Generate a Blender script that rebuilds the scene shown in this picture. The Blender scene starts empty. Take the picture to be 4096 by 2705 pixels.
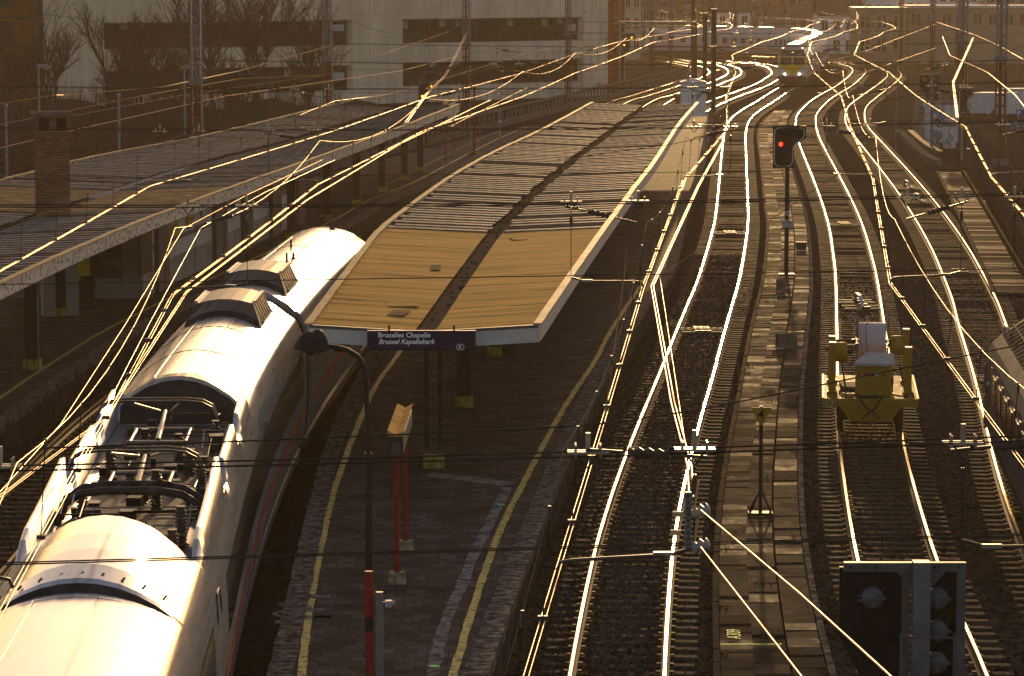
import bpy, math, random
from math import sin, cos, pi, sqrt, atan, atan2, radians
from mathutils import Vector, Matrix
rnd = random.Random(11)
HAZE = 0.00022
SC = bpy.context.scene
COL = SC.collection
# ------------------------------------------------------------------ camera
F, CU, CV, HC, VH = 12700.0, 2048.0, 1352.5, 11.1, -105.0   # focal length and horizon in photo pixels, eye height in metres
PITCH = atan((CV - VH) / F)
cd = bpy.data.cameras.new('camera'); cam = bpy.data.objects.new('camera', cd); COL.objects.link(cam)
cam.location = (0, 0, HC); cam.rotation_euler = (pi / 2 - PITCH, 0, 0)
cd.sensor_width = 36; cd.lens = F / 4096 * 36; cd.clip_start = 0.5; cd.clip_end = 3000
SC.camera = cam
# ------------------------------------------------------------------ light
SUN_AZ, SUN_EL = radians(4.2), radians(8.5)
W = bpy.data.worlds.new('World'); SC.world = W; W.use_nodes = True
nt = W.node_tree; bg = nt.nodes['Background']
sky = nt.nodes.new('ShaderNodeTexSky'); sky.sky_type = 'NISHITA'; sky.sun_disc = False
sky.sun_elevation = SUN_EL; sky.sun_rotation = SUN_AZ; sky.dust_density = 2.0; sky.air_density = 1.0; sky.ozone_density = 0.6
mxs = nt.nodes.new('ShaderNodeMix'); mxs.data_type = 'RGBA'; mxs.blend_type = 'MULTIPLY'; mxs.inputs[0].default_value = 1
nt.links.new(sky.outputs[0], mxs.inputs[6]); mxs.inputs[7].default_value = (1.03, .93, 1.0, 1); nt.links.new(mxs.outputs[2], bg.inputs[0])   # tints the sky light to take out its olive cast
bg.inputs[1].default_value = 0.145
ld = bpy.data.lights.new('sun', 'SUN'); sun = bpy.data.objects.new('sun', ld); COL.objects.link(sun)
ld.energy = 2.9; ld.angle = radians(0.6); ld.color = (1.0, 0.62, 0.27)
SUN_DIR = Vector((sin(SUN_AZ) * cos(SUN_EL), cos(SUN_AZ) * cos(SUN_EL), sin(SUN_EL)))
sun.rotation_euler = SUN_DIR.to_track_quat('Z', 'Y').to_euler(); sun.location = (20, 200, 60)
SC.view_settings.view_transform = 'Standard'; SC.view_settings.look = 'None'
SC.view_settings.exposure = 0.0; SC.view_settings.gamma = 1
SC.view_settings.use_white_balance = False
SC.view_settings.white_balance_temperature = 7600; SC.view_settings.white_balance_tint = 6
SC.cycles.max_bounces = 6; SC.cycles.volume_bounces = 0
SC.cycles.sample_clamp_indirect = 6

# ------------------------------------------------------------------ geometry of the view: photo pixel -> point of the place
def ray(u, v):
    a, b = (u - CU) / F, (CV - v) / F
    return Vector((a, cos(PITCH) + b * sin(PITCH), -sin(PITCH) + b * cos(PITCH)))
def G(u, v, z=0.0):
    r = ray(u, v); return Vector((0, 0, HC)) + r * ((z - HC) / r.z)
def Pd(u, v, d):
    r = ray(u, v); return Vector((0, 0, HC)) + r * (d / r.y)
def GX(pts, z=0.0): return [G(u, v, z).to_2d() for u, v in pts]
def smooth(pts, step):
    P = [Vector(p) for p in pts]; P = [2 * P[0] - P[1]] + P + [2 * P[-1] - P[-2]]; out = []
    for i in range(1, len(P) - 2):
        a, b, c, d = P[i - 1:i + 3]; n = max(1, int((c - b).length / step))
        for k in range(n):
            t = k / n
            out.append(0.5 * (2 * b + (c - a) * t + (2 * a - 5 * b + 4 * c - d) * t * t + (3 * b - a - 3 * c + d) * t ** 3))
    out.append(P[-2]); return out
def even(pts, step):
    out = [pts[0].copy()]; acc = 0.0
    for a, b in zip(pts, pts[1:]):
        L = (b - a).length; s = step - acc
        while s <= L and L > 0: out.append(a.lerp(b, s / L)); s += step
        acc = (acc + L) % step
    return out
def xat(c, d):
    if d <= c[0][1]: a, b = c[0], c[1]
    else:
        a, b = c[-2], c[-1]
        for p, q in zip(c, c[1:]):
            if p[1] <= d <= q[1]: a, b = p, q; break
    t = (d - a[1]) / (b[1] - a[1]); return a[0] + (b[0] - a[0]) * t
def side(pts, off):
    out = []
    for i, p in enumerate(pts):
        t = (pts[min(i + 1, len(pts) - 1)] - pts[max(i - 1, 0)]).normalized()
        out.append(Vector((p.x + t.y * off, p.y - t.x * off)))
    return out

# ------------------------------------------------------------------ materials
MATS = {}
def mat(name, col, rough=.6, metal=0., var=.12, scale=4., bump=0., bscale=30., col2=None, spec=.1, emit=0., coat=0., stretch=None, kind='noise', thr=None, rvar=0.):
    m = bpy.data.materials.new(name); m.use_nodes = True; n = m.node_tree.nodes; l = m.node_tree.links
    b = n['Principled BSDF']; b.inputs['Roughness'].default_value = rough; b.inputs['Metallic'].default_value = metal
    b.inputs['Specular IOR Level'].default_value = spec
    if coat: b.inputs['Coat Weight'].default_value = coat; b.inputs['Coat Roughness'].default_value = .12
    tc = n.new('ShaderNodeTexCoord'); mp = n.new('ShaderNodeMapping'); l.new(tc.outputs['Object'], mp.inputs[0])
    if stretch: mp.inputs['Scale'].default_value = stretch
    if kind == 'noise':
        t = n.new('ShaderNodeTexNoise'); t.inputs['Scale'].default_value = scale; t.inputs['Detail'].default_value = 6; t.inputs['Roughness'].default_value = .65; fac = t.outputs[0]
    else:
        t = n.new('ShaderNodeTexVoronoi'); t.inputs['Scale'].default_value = scale; fac = t.outputs['Color']
    l.new(mp.outputs[0], t.inputs['Vector'])
    cr = n.new('ShaderNodeValToRGB'); l.new(fac, cr.inputs[0])
    c2 = col2 or tuple(min(1, c * (1 + var * 2)) for c in col); c1 = tuple(c * (1 - var * 2) for c in col) if not col2 else col
    lo, hi = thr or (.3, .7)
    cr.color_ramp.elements[0].position = lo; cr.color_ramp.elements[0].color = (*c1, 1)
    cr.color_ramp.elements[1].position = hi; cr.color_ramp.elements[1].color = (*c2, 1)
    l.new(cr.outputs[0], b.inputs['Base Color'])
    if rvar:
        mr = n.new('ShaderNodeMapRange'); l.new(fac, mr.inputs[0]); mr.inputs[1].default_value = .3; mr.inputs[2].default_value = .7
        mr.inputs[3].default_value = max(.03, rough - rvar); mr.inputs[4].default_value = min(1, rough + rvar); l.new(mr.outputs[0], b.inputs['Roughness'])
    if bump:
        t2 = n.new('ShaderNodeTexNoise'); t2.inputs['Scale'].default_value = bscale; t2.inputs['Detail'].default_value = 5
        l.new(mp.outputs[0], t2.inputs['Vector'])
        bp = n.new('ShaderNodeBump'); bp.inputs['Strength'].default_value = bump; bp.inputs['Distance'].default_value = .03
        l.new(t2.outputs[0], bp.inputs['Height']); l.new(bp.outputs[0], b.inputs['Normal'])
    if emit:
        b.inputs['Emission Color'].default_value = (*col, 1); b.inputs['Emission Strength'].default_value = emit
    MATS[name] = m; return m
def brickmat(name, c1, c2, cm, w, h, mortar=.012, rough=.7, bump=.4, offset=.5, axis='XY', spec=0., bias=0., nz=.35):
    m = bpy.data.materials.new(name); m.use_nodes = True; n = m.node_tree.nodes; l = m.node_tree.links
    b = n['Principled BSDF']; b.inputs['Roughness'].default_value = rough; b.inputs['Specular IOR Level'].default_value = spec
    tc = n.new('ShaderNodeTexCoord'); sx = n.new('ShaderNodeSeparateXYZ'); cx = n.new('ShaderNodeCombineXYZ')
    l.new(tc.outputs['Object'], sx.inputs[0])
    if axis == 'XY': l.new(sx.outputs[0], cx.inputs[0]); l.new(sx.outputs[1], cx.inputs[1])
    else:
        ad = n.new('ShaderNodeMath'); ad.operation = 'ADD'; l.new(sx.outputs[0], ad.inputs[0]); l.new(sx.outputs[1], ad.inputs[1])
        l.new(ad.outputs[0], cx.inputs[0]); l.new(sx.outputs[2], cx.inputs[1])
    t = n.new('ShaderNodeTexBrick'); l.new(cx.outputs[0], t.inputs['Vector'])
    t.inputs['Scale'].default_value = 1; t.inputs['Brick Width'].default_value = w; t.inputs['Row Height'].default_value = h
    t.inputs['Mortar Size'].default_value = mortar; t.inputs['Mortar Smooth'].default_value = .2; t.inputs['Bias'].default_value = bias; t.offset = offset
    t.inputs['Color1'].default_value = (*c1, 1); t.inputs['Color2'].default_value = (*c2, 1); t.inputs['Mortar'].default_value = (*cm, 1)
    ns = n.new('ShaderNodeTexNoise'); ns.inputs['Scale'].default_value = 1.3; ns.inputs['Detail'].default_value = 7; l.new(tc.outputs['Object'], ns.inputs['Vector'])
    mr = n.new('ShaderNodeMapRange'); l.new(ns.outputs[0], mr.inputs[0]); mr.inputs[1].default_value = .3; mr.inputs[2].default_value = .7
    mr.inputs[3].default_value = 1 - nz; mr.inputs[4].default_value = 1 + nz
    mx = n.new('ShaderNodeMix'); mx.data_type = 'RGBA'; mx.blend_type = 'MULTIPLY'; mx.inputs[0].default_value = 1
    l.new(t.outputs['Color'], mx.inputs[6]); l.new(mr.outputs[0], mx.inputs[7]); l.new(mx.outputs[2], b.inputs['Base Color'])
    if bump:
        bp = n.new('ShaderNodeBump'); bp.inputs['Strength'].default_value = bump; bp.inputs['Distance'].default_value = .02; bp.invert = True
        ad2 = n.new('ShaderNodeMath'); ad2.operation = 'MULTIPLY_ADD'; ad2.inputs[1].default_value = -.5
        n2 = n.new('ShaderNodeTexNoise'); n2.inputs['Scale'].default_value = 14; n2.inputs['Detail'].default_value = 4; l.new(tc.outputs['Object'], n2.inputs['Vector'])
        l.new(n2.outputs[0], ad2.inputs[0]); l.new(t.outputs['Fac'], ad2.inputs[2])
        l.new(ad2.outputs[0], bp.inputs['Height']); l.new(bp.outputs[0], b.inputs['Normal'])
    MATS[name] = m; return m
mat('ballast', (.034, .028, .024), .85, scale=9, var=.35, bump=1., bscale=22, kind='voronoi', spec=0)
mat('stone', (.022, .019, .017), .7, scale=6, var=.45, col2=(.17, .145, .125), thr=(.35, .72), spec=.0)  # pale end of the random tone paints in sunlit stones
mat('sleeper', (.085, .067, .046), .7, scale=6, var=.25, bump=.25, bscale=40, rvar=.15, spec=.0015)
mat('rail_side', (.075, .045, .025), .75, scale=10, var=.3, bump=.3)
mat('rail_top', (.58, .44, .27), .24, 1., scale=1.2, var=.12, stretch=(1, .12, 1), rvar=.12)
brickmat('paver', (.07, .058, .049), (.14, .117, .098), (.034, .029, .025), .33, .3, .011, .7, .35, bias=-.25, spec=0.002)
mat('coping', (.07, .06, .05), .6, scale=5, var=.4, bump=.6, bscale=14, col2=(.3, .25, .2), thr=(.42, .62), spec=0.)
mat('wall_concrete', (.065, .055, .045), .85, scale=2.5, var=.4, bump=.5, bscale=10, spec=0.)
mat('yellow_line', (.13, .1, .03), .6, scale=7, col2=(.62, .48, .1), thr=(.4, .5), bump=.3)
mat('grey_line', (.08, .07, .06), .65, scale=6, col2=(.33, .3, .27), thr=(.38, .58), bump=.3, spec=0.)
mat('green_paint', (.08, .75, .12), .5, var=.05)
mat('lime_paint', (.25, .62, .05), .6, scale=30, col2=(.45, .85, .1))
mat('slab', (.075, .058, .04), .7, scale=3.5, var=.38, bump=.35, bscale=16, rvar=.16, spec=.0005)
mat('slab_alt', (.095, .076, .053), .7, scale=4, var=.25, bump=.3, bscale=16, rvar=.14, spec=.004)
mat('slab_dark', (.04, .033, .026), .7, scale=4, var=.3, bump=.4, bscale=16, spec=.0003)
mat('felt_dark', (.2, .14, .075), .8, scale=1.2, var=.3, spec=.0008)  # darker felt for the long canopy and some patches
mat('stone_rust', (.03, .019, .012), .8, scale=6, var=.4, col2=(.1, .062, .036), spec=0.)
mat('felt', (.56, .32, .09), .8, scale=1.3, var=.17, bump=.1, bscale=3, stretch=(.25, 1.6, 1), spec=.0012)
mat('sheet', (.17, .155, .145), .6, .0, scale=2, var=.22, bump=.1, bscale=9, spec=.0015)
mat('sheet_rust', (.12, .095, .07), .6, .0, scale=1.5, var=.3, bump=.15, bscale=9, spec=0.)
mat('gutter', (.06, .047, .035), .7, scale=5, var=.5, col2=(.18, .13, .08), bump=.4, spec=0.)
mat('white_board', (.62, .58, .53), .5, scale=1.5, var=.07, stretch=(1, 1, 4))
mat('flaking_board', (.16, .1, .06), .7, scale=4, col2=(.66, .6, .5), thr=(.38, .5), stretch=(1, 1, 2.))
mat('trim', (.55, .4, .2), .55, 0, scale=3, var=.12, spec=.004)
mat('post_dark', (.035, .03, .028), .55, scale=8, var=.25)
mat('post_grey', (.1, .1, .1), .5, .2, scale=6, var=.2)
mat('galv', (.27, .26, .25), .45, .35, scale=7, var=.15)
mat('red', (.34, .035, .022), .5, scale=5, var=.2)
mat('mast_red', (.13, .03, .02), .6, scale=3, var=.3)
mat('mast_grey', (.17, .17, .175), .5, .2, scale=3, var=.2)
mat('plinth', (.1, .075, .02), .7, scale=6, col2=(.5, .4, .07), thr=(.35, .55))
mat('mossy', (.12, .1, .045), .8, scale=9, col2=(.5, .45, .28), thr=(.35, .6), bump=.5)
mat('sign_blue', (.008, .01, .05), .35, var=.05)
mat('lettering', (.92, .9, .88), .5, var=.02)
mat('sign_red', (.35, .02, .02), .5, var=.02)
mat('train_white', (.35, .352, .355), .15, .35, scale=2.2, col2=(.49, .495, .505), thr=(.3, .55), stretch=(5, .16, 3), rvar=.03, spec=.06)
mat('train_dark_grey', (.05, .048, .046), .6, scale=5, var=.3)  # dark grey of the roof well, hood step and rivets
mat('train_glass', (.012, .011, .01), .06, scale=2, var=.2, coat=.6)
mat('train_red', (.42, .04, .03), .35, var=.05)
mat('train_grey', (.3, .29, .28), .35, .2, var=.08)
mat('hood', (.03, .027, .026), .45, .2, scale=4, var=.2)
mat('skirt', (.4, .37, .3), .35, .35, scale=2, var=.1)
mat('equipment', (.05, .045, .042), .45, .3, scale=8, var=.4)
mat('steel_tube', (.2, .185, .17), .35, .7, var=.2)
mat('porcelain', (.09, .06, .045), .25, var=.2)
mat('insul_grey', (.4, .37, .34), .3, var=.1)
mat('bellows', (.02, .02, .02), .6, var=.2)
mat('copper', (.4, .24, .11), .42, 1., var=.08, scale=2)
mat('cable', (.035, .031, .027), .8, 0, var=.2, scale=20, spec=.003)
mat('fitting', (.4, .36, .3), .35, .7, var=.2)
mat('arm', (.1, .09, .08), .4, .5, var=.2)
mat('black', (.014, .013, .013), .5, var=.2)
mat('panel_back', (.018, .016, .016), .55, var=.3)
mat('frame_grey', (.12, .12, .12), .5, .2, var=.15, spec=.03)
mat('lamp_back', (.13, .13, .128), .45, .3, scale=6, var=.15)
mat('signal_rim', (.6, .6, .6), .45, var=.05)
mat('lamp_red', (1., .02, .01), .3, emit=7.); mat('lamp_amber', (1., .33, .01), .3, emit=6.); mat('headlight', (1., .82, .5), .3, emit=7.)
mat('lens_dark', (.03, .028, .028), .15, var=.1)
mat('machine', (.24, .16, .03), .5, scale=9, col2=(.38, .24, .03), thr=(.32, .45), spec=.02)
mat('machine_deck', (.3, .19, .03), .5, .0, scale=7, var=.4, bump=.6, bscale=30, rvar=.15, spec=.004)
mat('box_yellow', (.36, .22, .02), .42, var=.08); mat('box_lid', (.45, .42, .38), .6, var=.1, spec=.005)
mat('drum_side', (.2, .21, .25), .5, .3, var=.15); mat('rope', (.62, .52, .47), .6, scale=60, var=.12, bump=.3, bscale=90, stretch=(3, .1, .1))
mat('rope_pink', (.6, .3, .3), .6, var=.1)
mat('loco_blue', (.016, .024, .07), .35, scale=3, var=.2); mat('loco_roof', (.2, .15, .085), .6, .0, scale=4, var=.25, spec=.003); mat('loco_trim', (.17, .15, .12), .6, .0, var=.2, spec=.003)
mat('rubber', (.02, .02, .02), .7, var=.1)
brickmat('brick_red', (.22, .11, .05), (.32, .18, .08), (.09, .07, .055), .24, .085, .012, .8, .5, axis='XZ')
brickmat('brick_brown', (.19, .066, .016), (.24, .09, .024), (.07, .035, .02), .9, .26, .02, .8, .2, axis='XZ', nz=.15)
brickmat('brick_white', (.42, .4, .37), (.52, .49, .45), (.25, .23, .21), .24, .08, .01, .7, .3, axis='XZ', nz=.15)
mat('facade', (.8, .65, .46), .75, scale=.5, var=.11, stretch=(1, 1, .3)); mat('facade_joint', (.42, .34, .24), .8)
mat('window', (.008, .008, .008), .25, scale=.35, col2=(.03, .028, .026), thr=(.4, .62), spec=.25); mat('blind', (.3, .27, .2), .7, var=.2)
mat('frame_light', (.5, .48, .45), .5, var=.05); mat('frame_dark', (.04, .037, .034), .5, var=.1)
mat('plaster_white', (.78, .75, .7), .7, scale=2, var=.08, spec=0.); mat('plaster_tan', (.29, .235, .17), .8, scale=.6, var=.12, spec=0.); mat('plaster_cream', (.5, .43, .31), .8, scale=1, var=.1)
mat('plaster_grey', (.27, .25, .235), .8, scale=1, var=.12, spec=0.); mat('pilaster', (.1, .095, .1), .6, var=.12)
mat('roof_tile', (.07, .05, .04), .7, scale=6, var=.3); mat('roof_zinc', (.2, .19, .18), .4, .3, var=.15)
mat('poster_dark', (.02, .02, .021), .3, scale=3, col2=(.11, .105, .105), thr=(.4, .75)); mat('poster_yellow', (.55, .43, .03), .5, var=.06)
mat('bark', (.07, .052, .038), .85, scale=6, var=.3); mat('twig', (.06, .045, .033), .85, scale=3, var=.3)
mat('scrub', (.045, .04, .022), .9, scale=2, var=.5, bump=.8, bscale=6, spec=0.); mat('asphalt', (.035, .032, .03), .7, scale=3, var=.2, spec=0.)
mat('hill', (.05, .042, .025), .95, scale=.2, var=.4, spec=0.); mat('weed', (.09, .11, .025), .8, var=.3)
mat('graffiti_white', (.62, .6, .58), .6, scale=1.2, var=.05); mat('spray_black', (.02, .02, .022), .6); mat('spray_blue', (.1, .24, .42), .6); mat('spray_white', (.75, .75, .74), .6)
mat('parapet', (.17, .145, .115), .85, scale=2, var=.25, bump=.3, spec=0.); mat('water', (.02, .018, .015), .04, var=.05, bump=.12, bscale=6)
mat('machine_red', (.4, .04, .03), .5); mat('sncb_yellow', (.75, .5, .03), .4); mat('coach_roof', (.42, .4, .37), .75, scale=2, var=.1, spec=0.); mat('train_dark', (.06, .06, .062), .5, var=.15); mat('train_far', (.5, .48, .46), .5, .0, var=.1)
mat('parking_blue', (.02, .08, .35), .5); mat('van_white', (.6, .6, .6), .35); mat('ad_board', (.35, .35, .36), .5, scale=3, col2=(.1, .12, .16), thr=(.45, .5))

# ------------------------------------------------------------------ mesh builder
class MB:
    def __init__(s): s.v, s.f, s.m, s.sm, s.names = [], [], [], [], []
    def mi(s, m):
        if m not in s.names: s.names.append(m)
        return s.names.index(m)
    def add(s, vs, fs, m, smooth=False):
        o = len(s.v); k = s.mi(m); s.v += [tuple(v) for v in vs]
        for f in fs: s.f.append(tuple(o + i for i in f)); s.m.append(k); s.sm.append(smooth)
    def box(s, c, d, m, rz=0., M=None, taper=1.):
        x, y, z = d[0] / 2, d[1] / 2, d[2] / 2
        vs = [Vector((a * x * (taper if cc > 0 else 1), b * y * (taper if cc > 0 else 1), cc * z)) for cc in (-1, 1) for b in (-1, 1) for a in (-1, 1)]
        R = M.to_3x3() if M else Matrix.Rotation(rz, 3, 'Z')
        vs = [R @ v + Vector(c) for v in vs]
        s.add(vs, [(0, 2, 3, 1), (4, 5, 7, 6), (0, 1, 5, 4), (2, 6, 7, 3), (0, 4, 6, 2), (1, 3, 7, 5)], m)
    def beam(s, a, b, w, h, m):
        a, b = Vector(a), Vector(b); d = b - a; L = d.length
        q = d.to_track_quat('Y', 'Z').to_matrix()
        s.box((a + b) / 2, (w, L, h), m, M=q)
    def tube(s, pts, r, m, n=6, cap=True, smooth=True):
        pts = [Vector(p) for p in pts]; N = len(pts); rings = []; up = None
        for i, p in enumerate(pts):
            t = pts[min(i + 1, N - 1)] - pts[max(i - 1, 0)]
            if t.length < 1e-9: t = Vector((0, 0, 1))
            t.normalize()
            if up is None: up = Vector((0, 0, 1)) if abs(t.z) < .95 else Vector((1, 0, 0))
            a = t.cross(up)
            if a.length < 1e-4: a = t.cross(Vector((1, 0, 0)))
            a.normalize(); b = a.cross(t).normalized(); rr = r[i] if isinstance(r, (list, tuple)) else r
            rings += [p + (a * cos(2 * pi * k / n) + b * sin(2 * pi * k / n)) * rr for k in range(n)]
        fs = [(i * n + k, i * n + (k + 1) % n, (i + 1) * n + (k + 1) % n, (i + 1) * n + k) for i in range(N - 1) for k in range(n)]
        s.add(rings, fs, m, smooth)
        if cap: s.add(rings[:n], [tuple(range(n))[::-1]], m); s.add(rings[-n:], [tuple(range(n))], m)
    def lathe(s, prof, o, axis, m, n=16, smooth=True, cap=True):
        axis = Vector(axis).normalized(); o = Vector(o)
        s.tube([o + axis * z for r, z in prof], [max(r, .0005) for r, z in prof], m, n, cap, smooth)
    def sphere(s, c, r, m, n=10):
        s.lathe([(r * sin(pi * k / 8), -r * cos(pi * k / 8)) for k in range(9)], c, (0, 0, 1), m, n)
    def prism(s, poly, o, ax, ay, az, depth, m):
        o, ax, ay, az = Vector(o), Vector(ax), Vector(ay), Vector(az); n = len(poly)
        A = [o + ax * x + ay * y for x, y in poly]; B = [p + az * depth for p in A]
        s.add(A + B, [tuple(range(n))[::-1], tuple(range(n, 2 * n))] + [(i, (i + 1) % n, n + (i + 1) % n, n + i) for i in range(n)], m)
    def sweep(s, prof, path, m, closed=True, smooth=False, mats=None, cap=True):
        # prof: (x right, z up) ; path: 3-d points, kept upright
        n = len(prof); vs = []; N = len(path)
        for i, p in enumerate(path):
            t = Vector(path[min(i + 1, N - 1)]) - Vector(path[max(i - 1, 0)]); t.z = 0; t.normalize()
            r = Vector((t.y, -t.x, 0))
            vs += [Vector(p) + r * x + Vector((0, 0, z)) for x, z in prof]
        kk = n if closed else n - 1
        o = len(s.v); s.v += [tuple(v) for v in vs]
        for i in range(N - 1):
            for k in range(kk):
                s.f.append((o + i * n + k, o + (i + 1) * n + k, o + (i + 1) * n + (k + 1) % n, o + i * n + (k + 1) % n))
                s.m.append(s.mi(mats[k] if mats else m)); s.sm.append(smooth)
        if closed and cap:
            s.f.append(tuple(o + k for k in range(n))); s.m.append(s.mi(m)); s.sm.append(False)
            s.f.append(tuple(o + (N - 1) * n + k for k in range(n))[::-1]); s.m.append(s.mi(m)); s.sm.append(False)
    def build(s, name, parent=None, local=False, base=None):
        me = bpy.data.meshes.new(name); vs = s.v; org = Vector((0, 0, 0))
        if parent is None:
            if base is not None: org = Vector(base)
            else:
                xs = [v[0] for v in vs]; ys = [v[1] for v in vs]; zs = [v[2] for v in vs]
                org = Vector(((min(xs) + max(xs)) / 2, (min(ys) + max(ys)) / 2, min(zs)))
            vs = [tuple(Vector(v) - org) for v in vs]
        elif not local:
            root = parent
            while root.parent: root = root.parent
            inv = (Matrix.Translation(root.location) @ root.rotation_euler.to_matrix().to_4x4()).inverted()
            vs = [tuple(inv @ Vector(v)) for v in vs]
        me.from_pydata(vs, [], s.f)
        for n in s.names: me.materials.append(MATS[n])
        me.polygons.foreach_set('material_index', s.m); me.polygons.foreach_set('use_smooth', s.sm)
        me.update(); ob = bpy.data.objects.new(name, me); COL.objects.link(ob)
        if parent is None: ob.location = org
        else: ob.parent = parent
        return ob
def tag(o, label=None, cat=None, group=None, kind=None):
    if label: o['label'] = label
    if cat: o['category'] = cat
    if group: o['group'] = group
    if kind: o['kind'] = kind
    return o
def thing(name, label, cat, loc, rz=0., group=None):
    o = bpy.data.objects.new(name, None); COL.objects.link(o); o.location = loc; o.rotation_euler = (0, 0, rz); o.empty_display_size = .2
    return tag(o, label, cat, group)
def dup(root, loc, rz=None, label=None):
    r = root.copy(); COL.objects.link(r); r.location = loc
    if rz is not None: r.rotation_euler = (0, 0, rz)
    if label: r['label'] = label
    for ch in list(root.children):
        c = ch.copy(); COL.objects.link(c); c.parent = r
        for g in list(ch.children):
            d = g.copy(); COL.objects.link(d); d.parent = c
    return r
def text_mesh(txt, size, o, ax, ay, az, m, mb, shear=0., bold=.0, extr=.004):
    cu = bpy.data.curves.new('lettering', 'FONT'); cu.body = txt; cu.size = size; cu.shear = shear; cu.offset = bold; cu.extrude = extr; cu.resolution_u = 3
    t = bpy.data.objects.new('lettering', cu); me = bpy.data.meshes.new_from_object(t)
    o, ax, ay, az = Vector(o), Vector(ax), Vector(ay), Vector(az)
    mb.add([o + ax * v.co.x + ay * v.co.y + az * v.co.z for v in me.vertices], [tuple(p.vertices) for p in me.polygons], m)
    bpy.data.objects.remove(t); bpy.data.curves.remove(cu); bpy.data.meshes.remove(me)
X, Y, Z = Vector((1, 0, 0)), Vector((0, 1, 0)), Vector((0, 0, 1))
# ------------------------------------------------------------------ alignments (metres, from the photo's ground pixels)
def z3(pts): return [(2400 + x * .38265, y * .38265) for x, y in pts]
def z4(pts): return [(3200 + x * .38258, y * .38258) for x, y in pts]
TA = GX([(2468, 2705), (2522, 2283), (2562, 2081), (2610, 1900), (2678, 1687), (2741, 1508), (2800, 1330), (2836, 1227), (2879, 1100), (2922, 910), (2930, 808), (2933, 706), (2936, 604), (2941, 530), (2958, 482), (3001, 443), (3070, 400), (3121, 366), (3168, 338), (3215, 305), (3255, 280), (3268, 262), (3245, 247), (3180, 236), (3060, 228), (2880, 222), (2700, 218), (2450, 214)])
TA = [Vector((.3, 25)), Vector((1.2, 40))] + TA
TC = GX([(3760, 2705), (3593, 2249), (3508, 1896), (3480, 1712), (3459, 1498), (3443, 1304), (3425, 1110), (3408, 1012), (3385, 910), (3349, 808), (3301, 700), (3254, 600), (3230, 540), (3223, 490), (3234, 449), (3291, 394), (3385, 337), (3436, 287), (3414, 264), (3330, 249), (3200, 240), (3000, 232)])
TC = [Vector((5.3, 25)), Vector((6.1, 40))] + TC
TD = GX([(4078 + 30, 1656), (4007, 1508), (3932, 1304), (3895, 1191), (3836, 1063), (3797, 987), (3737, 890), (3661, 783), (3579, 681), (3486, 573), (3433, 510), (3420, 468), (3431, 425), (3481, 383), (3558, 325), (3577, 295), (3540, 268), (3440, 250), (3320, 238), (3100, 228)])
TD = [Vector((8.4, 25)), Vector((9.6, 45)), Vector((11.1, 65))] + TD[1:]
TE = [Vector(p) for p in [(-4.6, 10), (-4.9, 28), (-5.34, 41), (-5.95, 56), (-6.1, 70), (-5.75, 84), (-5.2, 95), (-3.9, 110), (-2.3, 127), (-.35, 144.5), (2.6, 173)]] + GX(z3([(585, 1090), (850, 990), (1178, 880), (1365, 800), (1408, 755), (1370, 710), (1225, 667), (1000, 640), (800, 615), (500, 590)]))
TF = [Vector(p) for p in [(-10.1, 10), (-10.3, 40), (-10.25, 74), (-9.7, 89), (-8.9, 99), (-5.3, 133), (-4.0, 148), (-2.4, 161), (-1.1, 173), (2.1, 204)]] + GX(z3([(162, 1085), (420, 1000), (735, 900), (940, 830), (1067, 770), (1071, 740), (1017, 705), (880, 670), (700, 640), (450, 612)]))
TB = [Vector((13.2, 246))] + GX(z3([(1281, 1040), (1669, 895), (1832, 800), (1865, 757), (1806, 702), (1664, 670), (1461, 645), (1200, 620)]))
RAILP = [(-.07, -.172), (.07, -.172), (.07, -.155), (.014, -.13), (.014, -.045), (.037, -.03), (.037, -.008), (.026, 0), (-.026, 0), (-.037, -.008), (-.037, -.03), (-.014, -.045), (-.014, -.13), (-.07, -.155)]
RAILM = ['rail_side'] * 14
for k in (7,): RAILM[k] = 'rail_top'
# ------------------------------------------------------------------ ground
g = MB(); g.add([(-260, -40, -.24), (260, -40, -.24), (260, 880, -.24), (-260, 880, -.24)], [(0, 1, 2, 3)], 'ballast')
tag(g.build('ground'), kind='structure')
slp = MB()
prof = [(-1.28, -.19), (-.9, -.19), (-.42, -.222), (.42, -.222), (.9, -.19), (1.28, -.19)]
for (xa, za), (xb, zb) in zip(prof, prof[1:]):
    slp.add([(xa, -.13, -.33), (xb, -.13, -.33), (xb, -.1, zb), (xa, -.1, za), (xa, .13, -.33), (xb, .13, -.33), (xb, .1, zb), (xa, .1, za)], [(0, 1, 2, 3), (3, 2, 6, 7), (5, 4, 7, 6)], 'sleeper')
slp.add([(1.28, -.13, -.33), (1.28, .13, -.33), (1.28, .1, -.19), (1.28, -.1, -.19)], [(0, 1, 2, 3)], 'sleeper')
slp.add([(-1.28, -.13, -.33), (-1.28, .13, -.33), (-1.28, .1, -.19), (-1.28, -.1, -.19)], [(3, 2, 1, 0)], 'sleeper')
for s in (-1, 1):
    for q in (-1, 1): slp.box((s * .7525 + q * .11, 0, -.178), (.07, .1, .03), 'rail_side')
SLEEPER = slp.build('sleeper', base=(0, 0, 0)); SLM = SLEEPER.data; bpy.data.objects.remove(SLEEPER)
TRK = {}
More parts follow.
